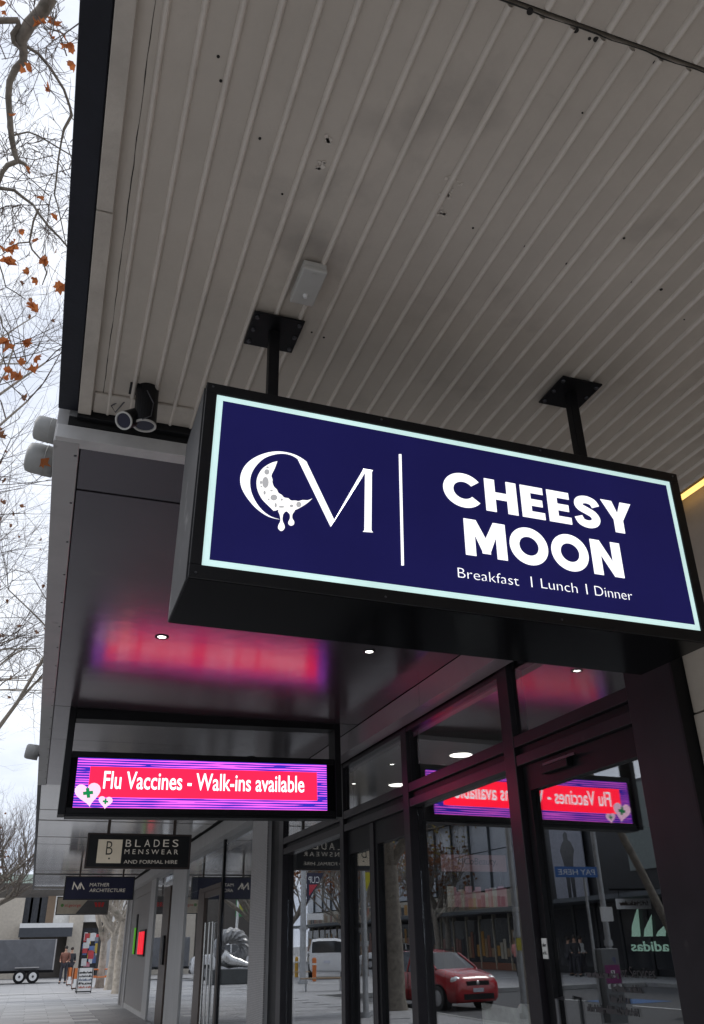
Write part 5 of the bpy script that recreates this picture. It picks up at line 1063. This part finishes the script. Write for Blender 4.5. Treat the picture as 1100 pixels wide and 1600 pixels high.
# ---- building row across the road
XB = -22.0
rw = thing('shop_row', 'long grey building across the road with awning and tall glazing, mirrored in the windows', 'building', (XB-4, 60, 0))
M_gp = mat('sky_grey_glazing', (.42, .45, .50), .25, var=.10, scale=.6); M_sl = mat('slate_band', (.07, .08, .09), .5)  # pale grey stands in for sky reflected in the tall glazing
bx('core', M_inwall, rw, XB-12, XB-.3, 47, 96, 0, 9.8)
for k in range(17):
    y0 = 47+k*2.88; bx('glazing_panel', M_gp, rw, XB-.29, XB-.05, y0+.04, y0+2.84, 4.6, 6.9); bx('glazing_panel', M_gp, rw, XB-.29, XB-.05, y0+.04, y0+2.84, 6.96, 9.2)
    bx('fin', M_sl, rw, XB-.29, XB+.12, y0-.04, y0+.035, 4.55, 9.25)
bx('eave', M_sl, rw, XB-12, XB+1.6, 46.5, 96.5, 9.26, 9.7); bx('awning', M_sl, rw, XB-.29, XB+1.9, 47, 96, 3.15, 3.38); bx('sign_band', mat('sign_cream', (.40, .36, .30), .6), rw, XB-.29, XB-.02, 47, 96, 3.40, 4.5)
rs = random.Random(9); sc2 = [mat('shop_%s' % n_, c_, .5) for n_, c_ in (('rust', (.25, .09, .05)), ('timber', (.28, .19, .11)), ('dark', (.03, .03, .035)), ('cream', (.42, .38, .3)), ('brick', (.22, .1, .08)), ('ochre', (.4, .2, .03)))]
for k in range(24):
    y0 = 47.2+k*2.03; f_ = bx('shop_window', M_dkw, rw, XB-.29, XB-.1, y0+.1, y0+1.9, .4, 2.9); bx('stall_riser', sc2[rs.randrange(6)], rw, XB-.29, XB-.06, y0+.05, y0+1.95, 0, .39)
    for j in range(4): bx('display', sc2[rs.randrange(6)], f_, XB-.099, XB-.07, y0+.15+j*.43, y0+.5+j*.43, .6+.2*rs.random(), 1.2+1.4*rs.random())
    bx('pier', sc2[3], rw, XB-.29, XB-.04, y0-.07, y0+.045, 0, 3.14)
    for j in range(3): bx('sign_panel', sc2[rs.randrange(6)], rw, XB-.019, XB+.0, y0+.1+j*.62, y0+.62+j*.62, 3.55, 4.1+.3*rs.random())
st_ = thing('sports_store', 'black shop building with a pale three bar logo, mirrored in the right door', 'building', (XB-4, 36, 0))
M_blk = mat('black_cladding', (.022, .024, .028), .35, var=.2, scale=1)
bx('core', M_blk, st_, XB-12, XB-.1, 20, 46.4, 0, 8.8); bx('awning', M_sl, st_, XB-.1, XB+2.2, 20, 46.4, 3.3, 3.5); bx('upper_wall', mat('grey_green_wall', (.20, .23, .22), .6), st_, XB-.1, XB+.05, 20, 38, 4.6, 8.6)
for k in range(12): bx('window', M_dkw, st_, XB-.095, XB-.03, 20.3+k*2.15, 22.2+k*2.15, .3, 3.1); bx('pier', M_blk, st_, XB-.095, XB+.02, 20.08+k*2.15, 20.28+k*2.15, 0, 3.29)
Mlogo = glow('logo_mint', (176, 216, 196), .55)
def sx_(px, py): 
    p = mir(onX(px, py, 2*XM-(XB+.06))); return p
a = sx_(988, 1486); c = sx_(1046, 1486)
xs_ = XB+.06
for k in range(3):
    f0 = k/3; y0 = c.y+(a.y-c.y)*(f0+.03); w_ = (a.y-c.y)*.24; zb_ = a.z+.62; h_ = .5+.42*(2-k if False else k)
    MB().prism([(xs_, y0, zb_), (xs_, y0+w_, zb_), (xs_, y0+w_-(a.y-c.y)*.05, zb_+h_*.35), (xs_, y0+(a.y-c.y)*(-.06), zb_+h_)], (.02, 0, 0)).build('logo_bar', Mlogo, st_)
text('adidas', .42, Mlogo, st_, (xs_, max(a.y, c.y) if False else (c.y), a.z), (0, 1, 0) if a.y > c.y else (0, 1, 0), (0, 0, 1), width=abs(a.y-c.y), fat=.012, depth=.02, align='LEFT' if a.y > c.y else 'LEFT')
pz = sx_(890, 1402); bb_ = thing('billboard', 'pale advertising billboard with a dark standing figure above the dark store', 'billboard', (XB+.2, pz.y, 4))
a = sx_(858, 1290); c = sx_(922, 1402); y0, y1 = min(a.y, c.y), max(a.y, c.y); bx('sheet', mat('billboard_grey', (.28, .29, .34), .5, var=.15), bb_, XB+.06, XB+.12, y0, y1, c.z, a.z)
cy = (y0+y1)/2; zz = c.z; hb_ = (a.z-c.z)*.9
b = MB(); P = [(-.10,0),(-.02,0),(0,.40),(.03,0),(.11,0),(.12,.45),(.16,.60),(.20,.70),(.12,.80),(.06,.84),(.06,.93),(0,.97),(-.06,.93),(-.06,.84),(-.13,.80),(-.20,.68),(-.15,.58),(-.12,.45)]
b.prism([(XB+.121, cy+x*hb_, zz+z*hb_) for x, z in P], (.006, 0, 0)).build('figure', M_dkw, bb_)
# hanging white sign by the footpath
p = sx_(1000, 1413); hsn = thing('shop_sign', 'white hanging shop sign under a black bracket, mirrored in the right door', 'sign', (XB+1.6, p.y, 3))
Yh = 36.0; b1 = rY(963, 1404, Yh); b2 = rY(1018, 1420, Yh); xl_, xr_ = min(b1.x, b2.x), max(b1.x, b2.x); hsn.location = ((xl_+xr_)/2, Yh, b2.z); ORG[hsn.name] = Vector(hsn.location)
bx('board', M_white, hsn, xl_, xr_, Yh, Yh+.06, b2.z, b1.z); scribble((b1.z-b2.z)*.45, xr_-xl_-.3, M_brown, hsn, (xl_+.15, Yh-.001, b2.z+.15), (1, 0, 0), (0, 0, 1), 3)
bx('bracket', M_black, hsn, XB-.05, xr_+.3, Yh+.01, Yh+.05, b1.z+.35, b1.z+.43)
for x in (xl_+.2, xr_-.2): bx('hanger', M_black, hsn, x-.015, x+.015, Yh+.02, Yh+.04, b1.z+.001, b1.z+.349)
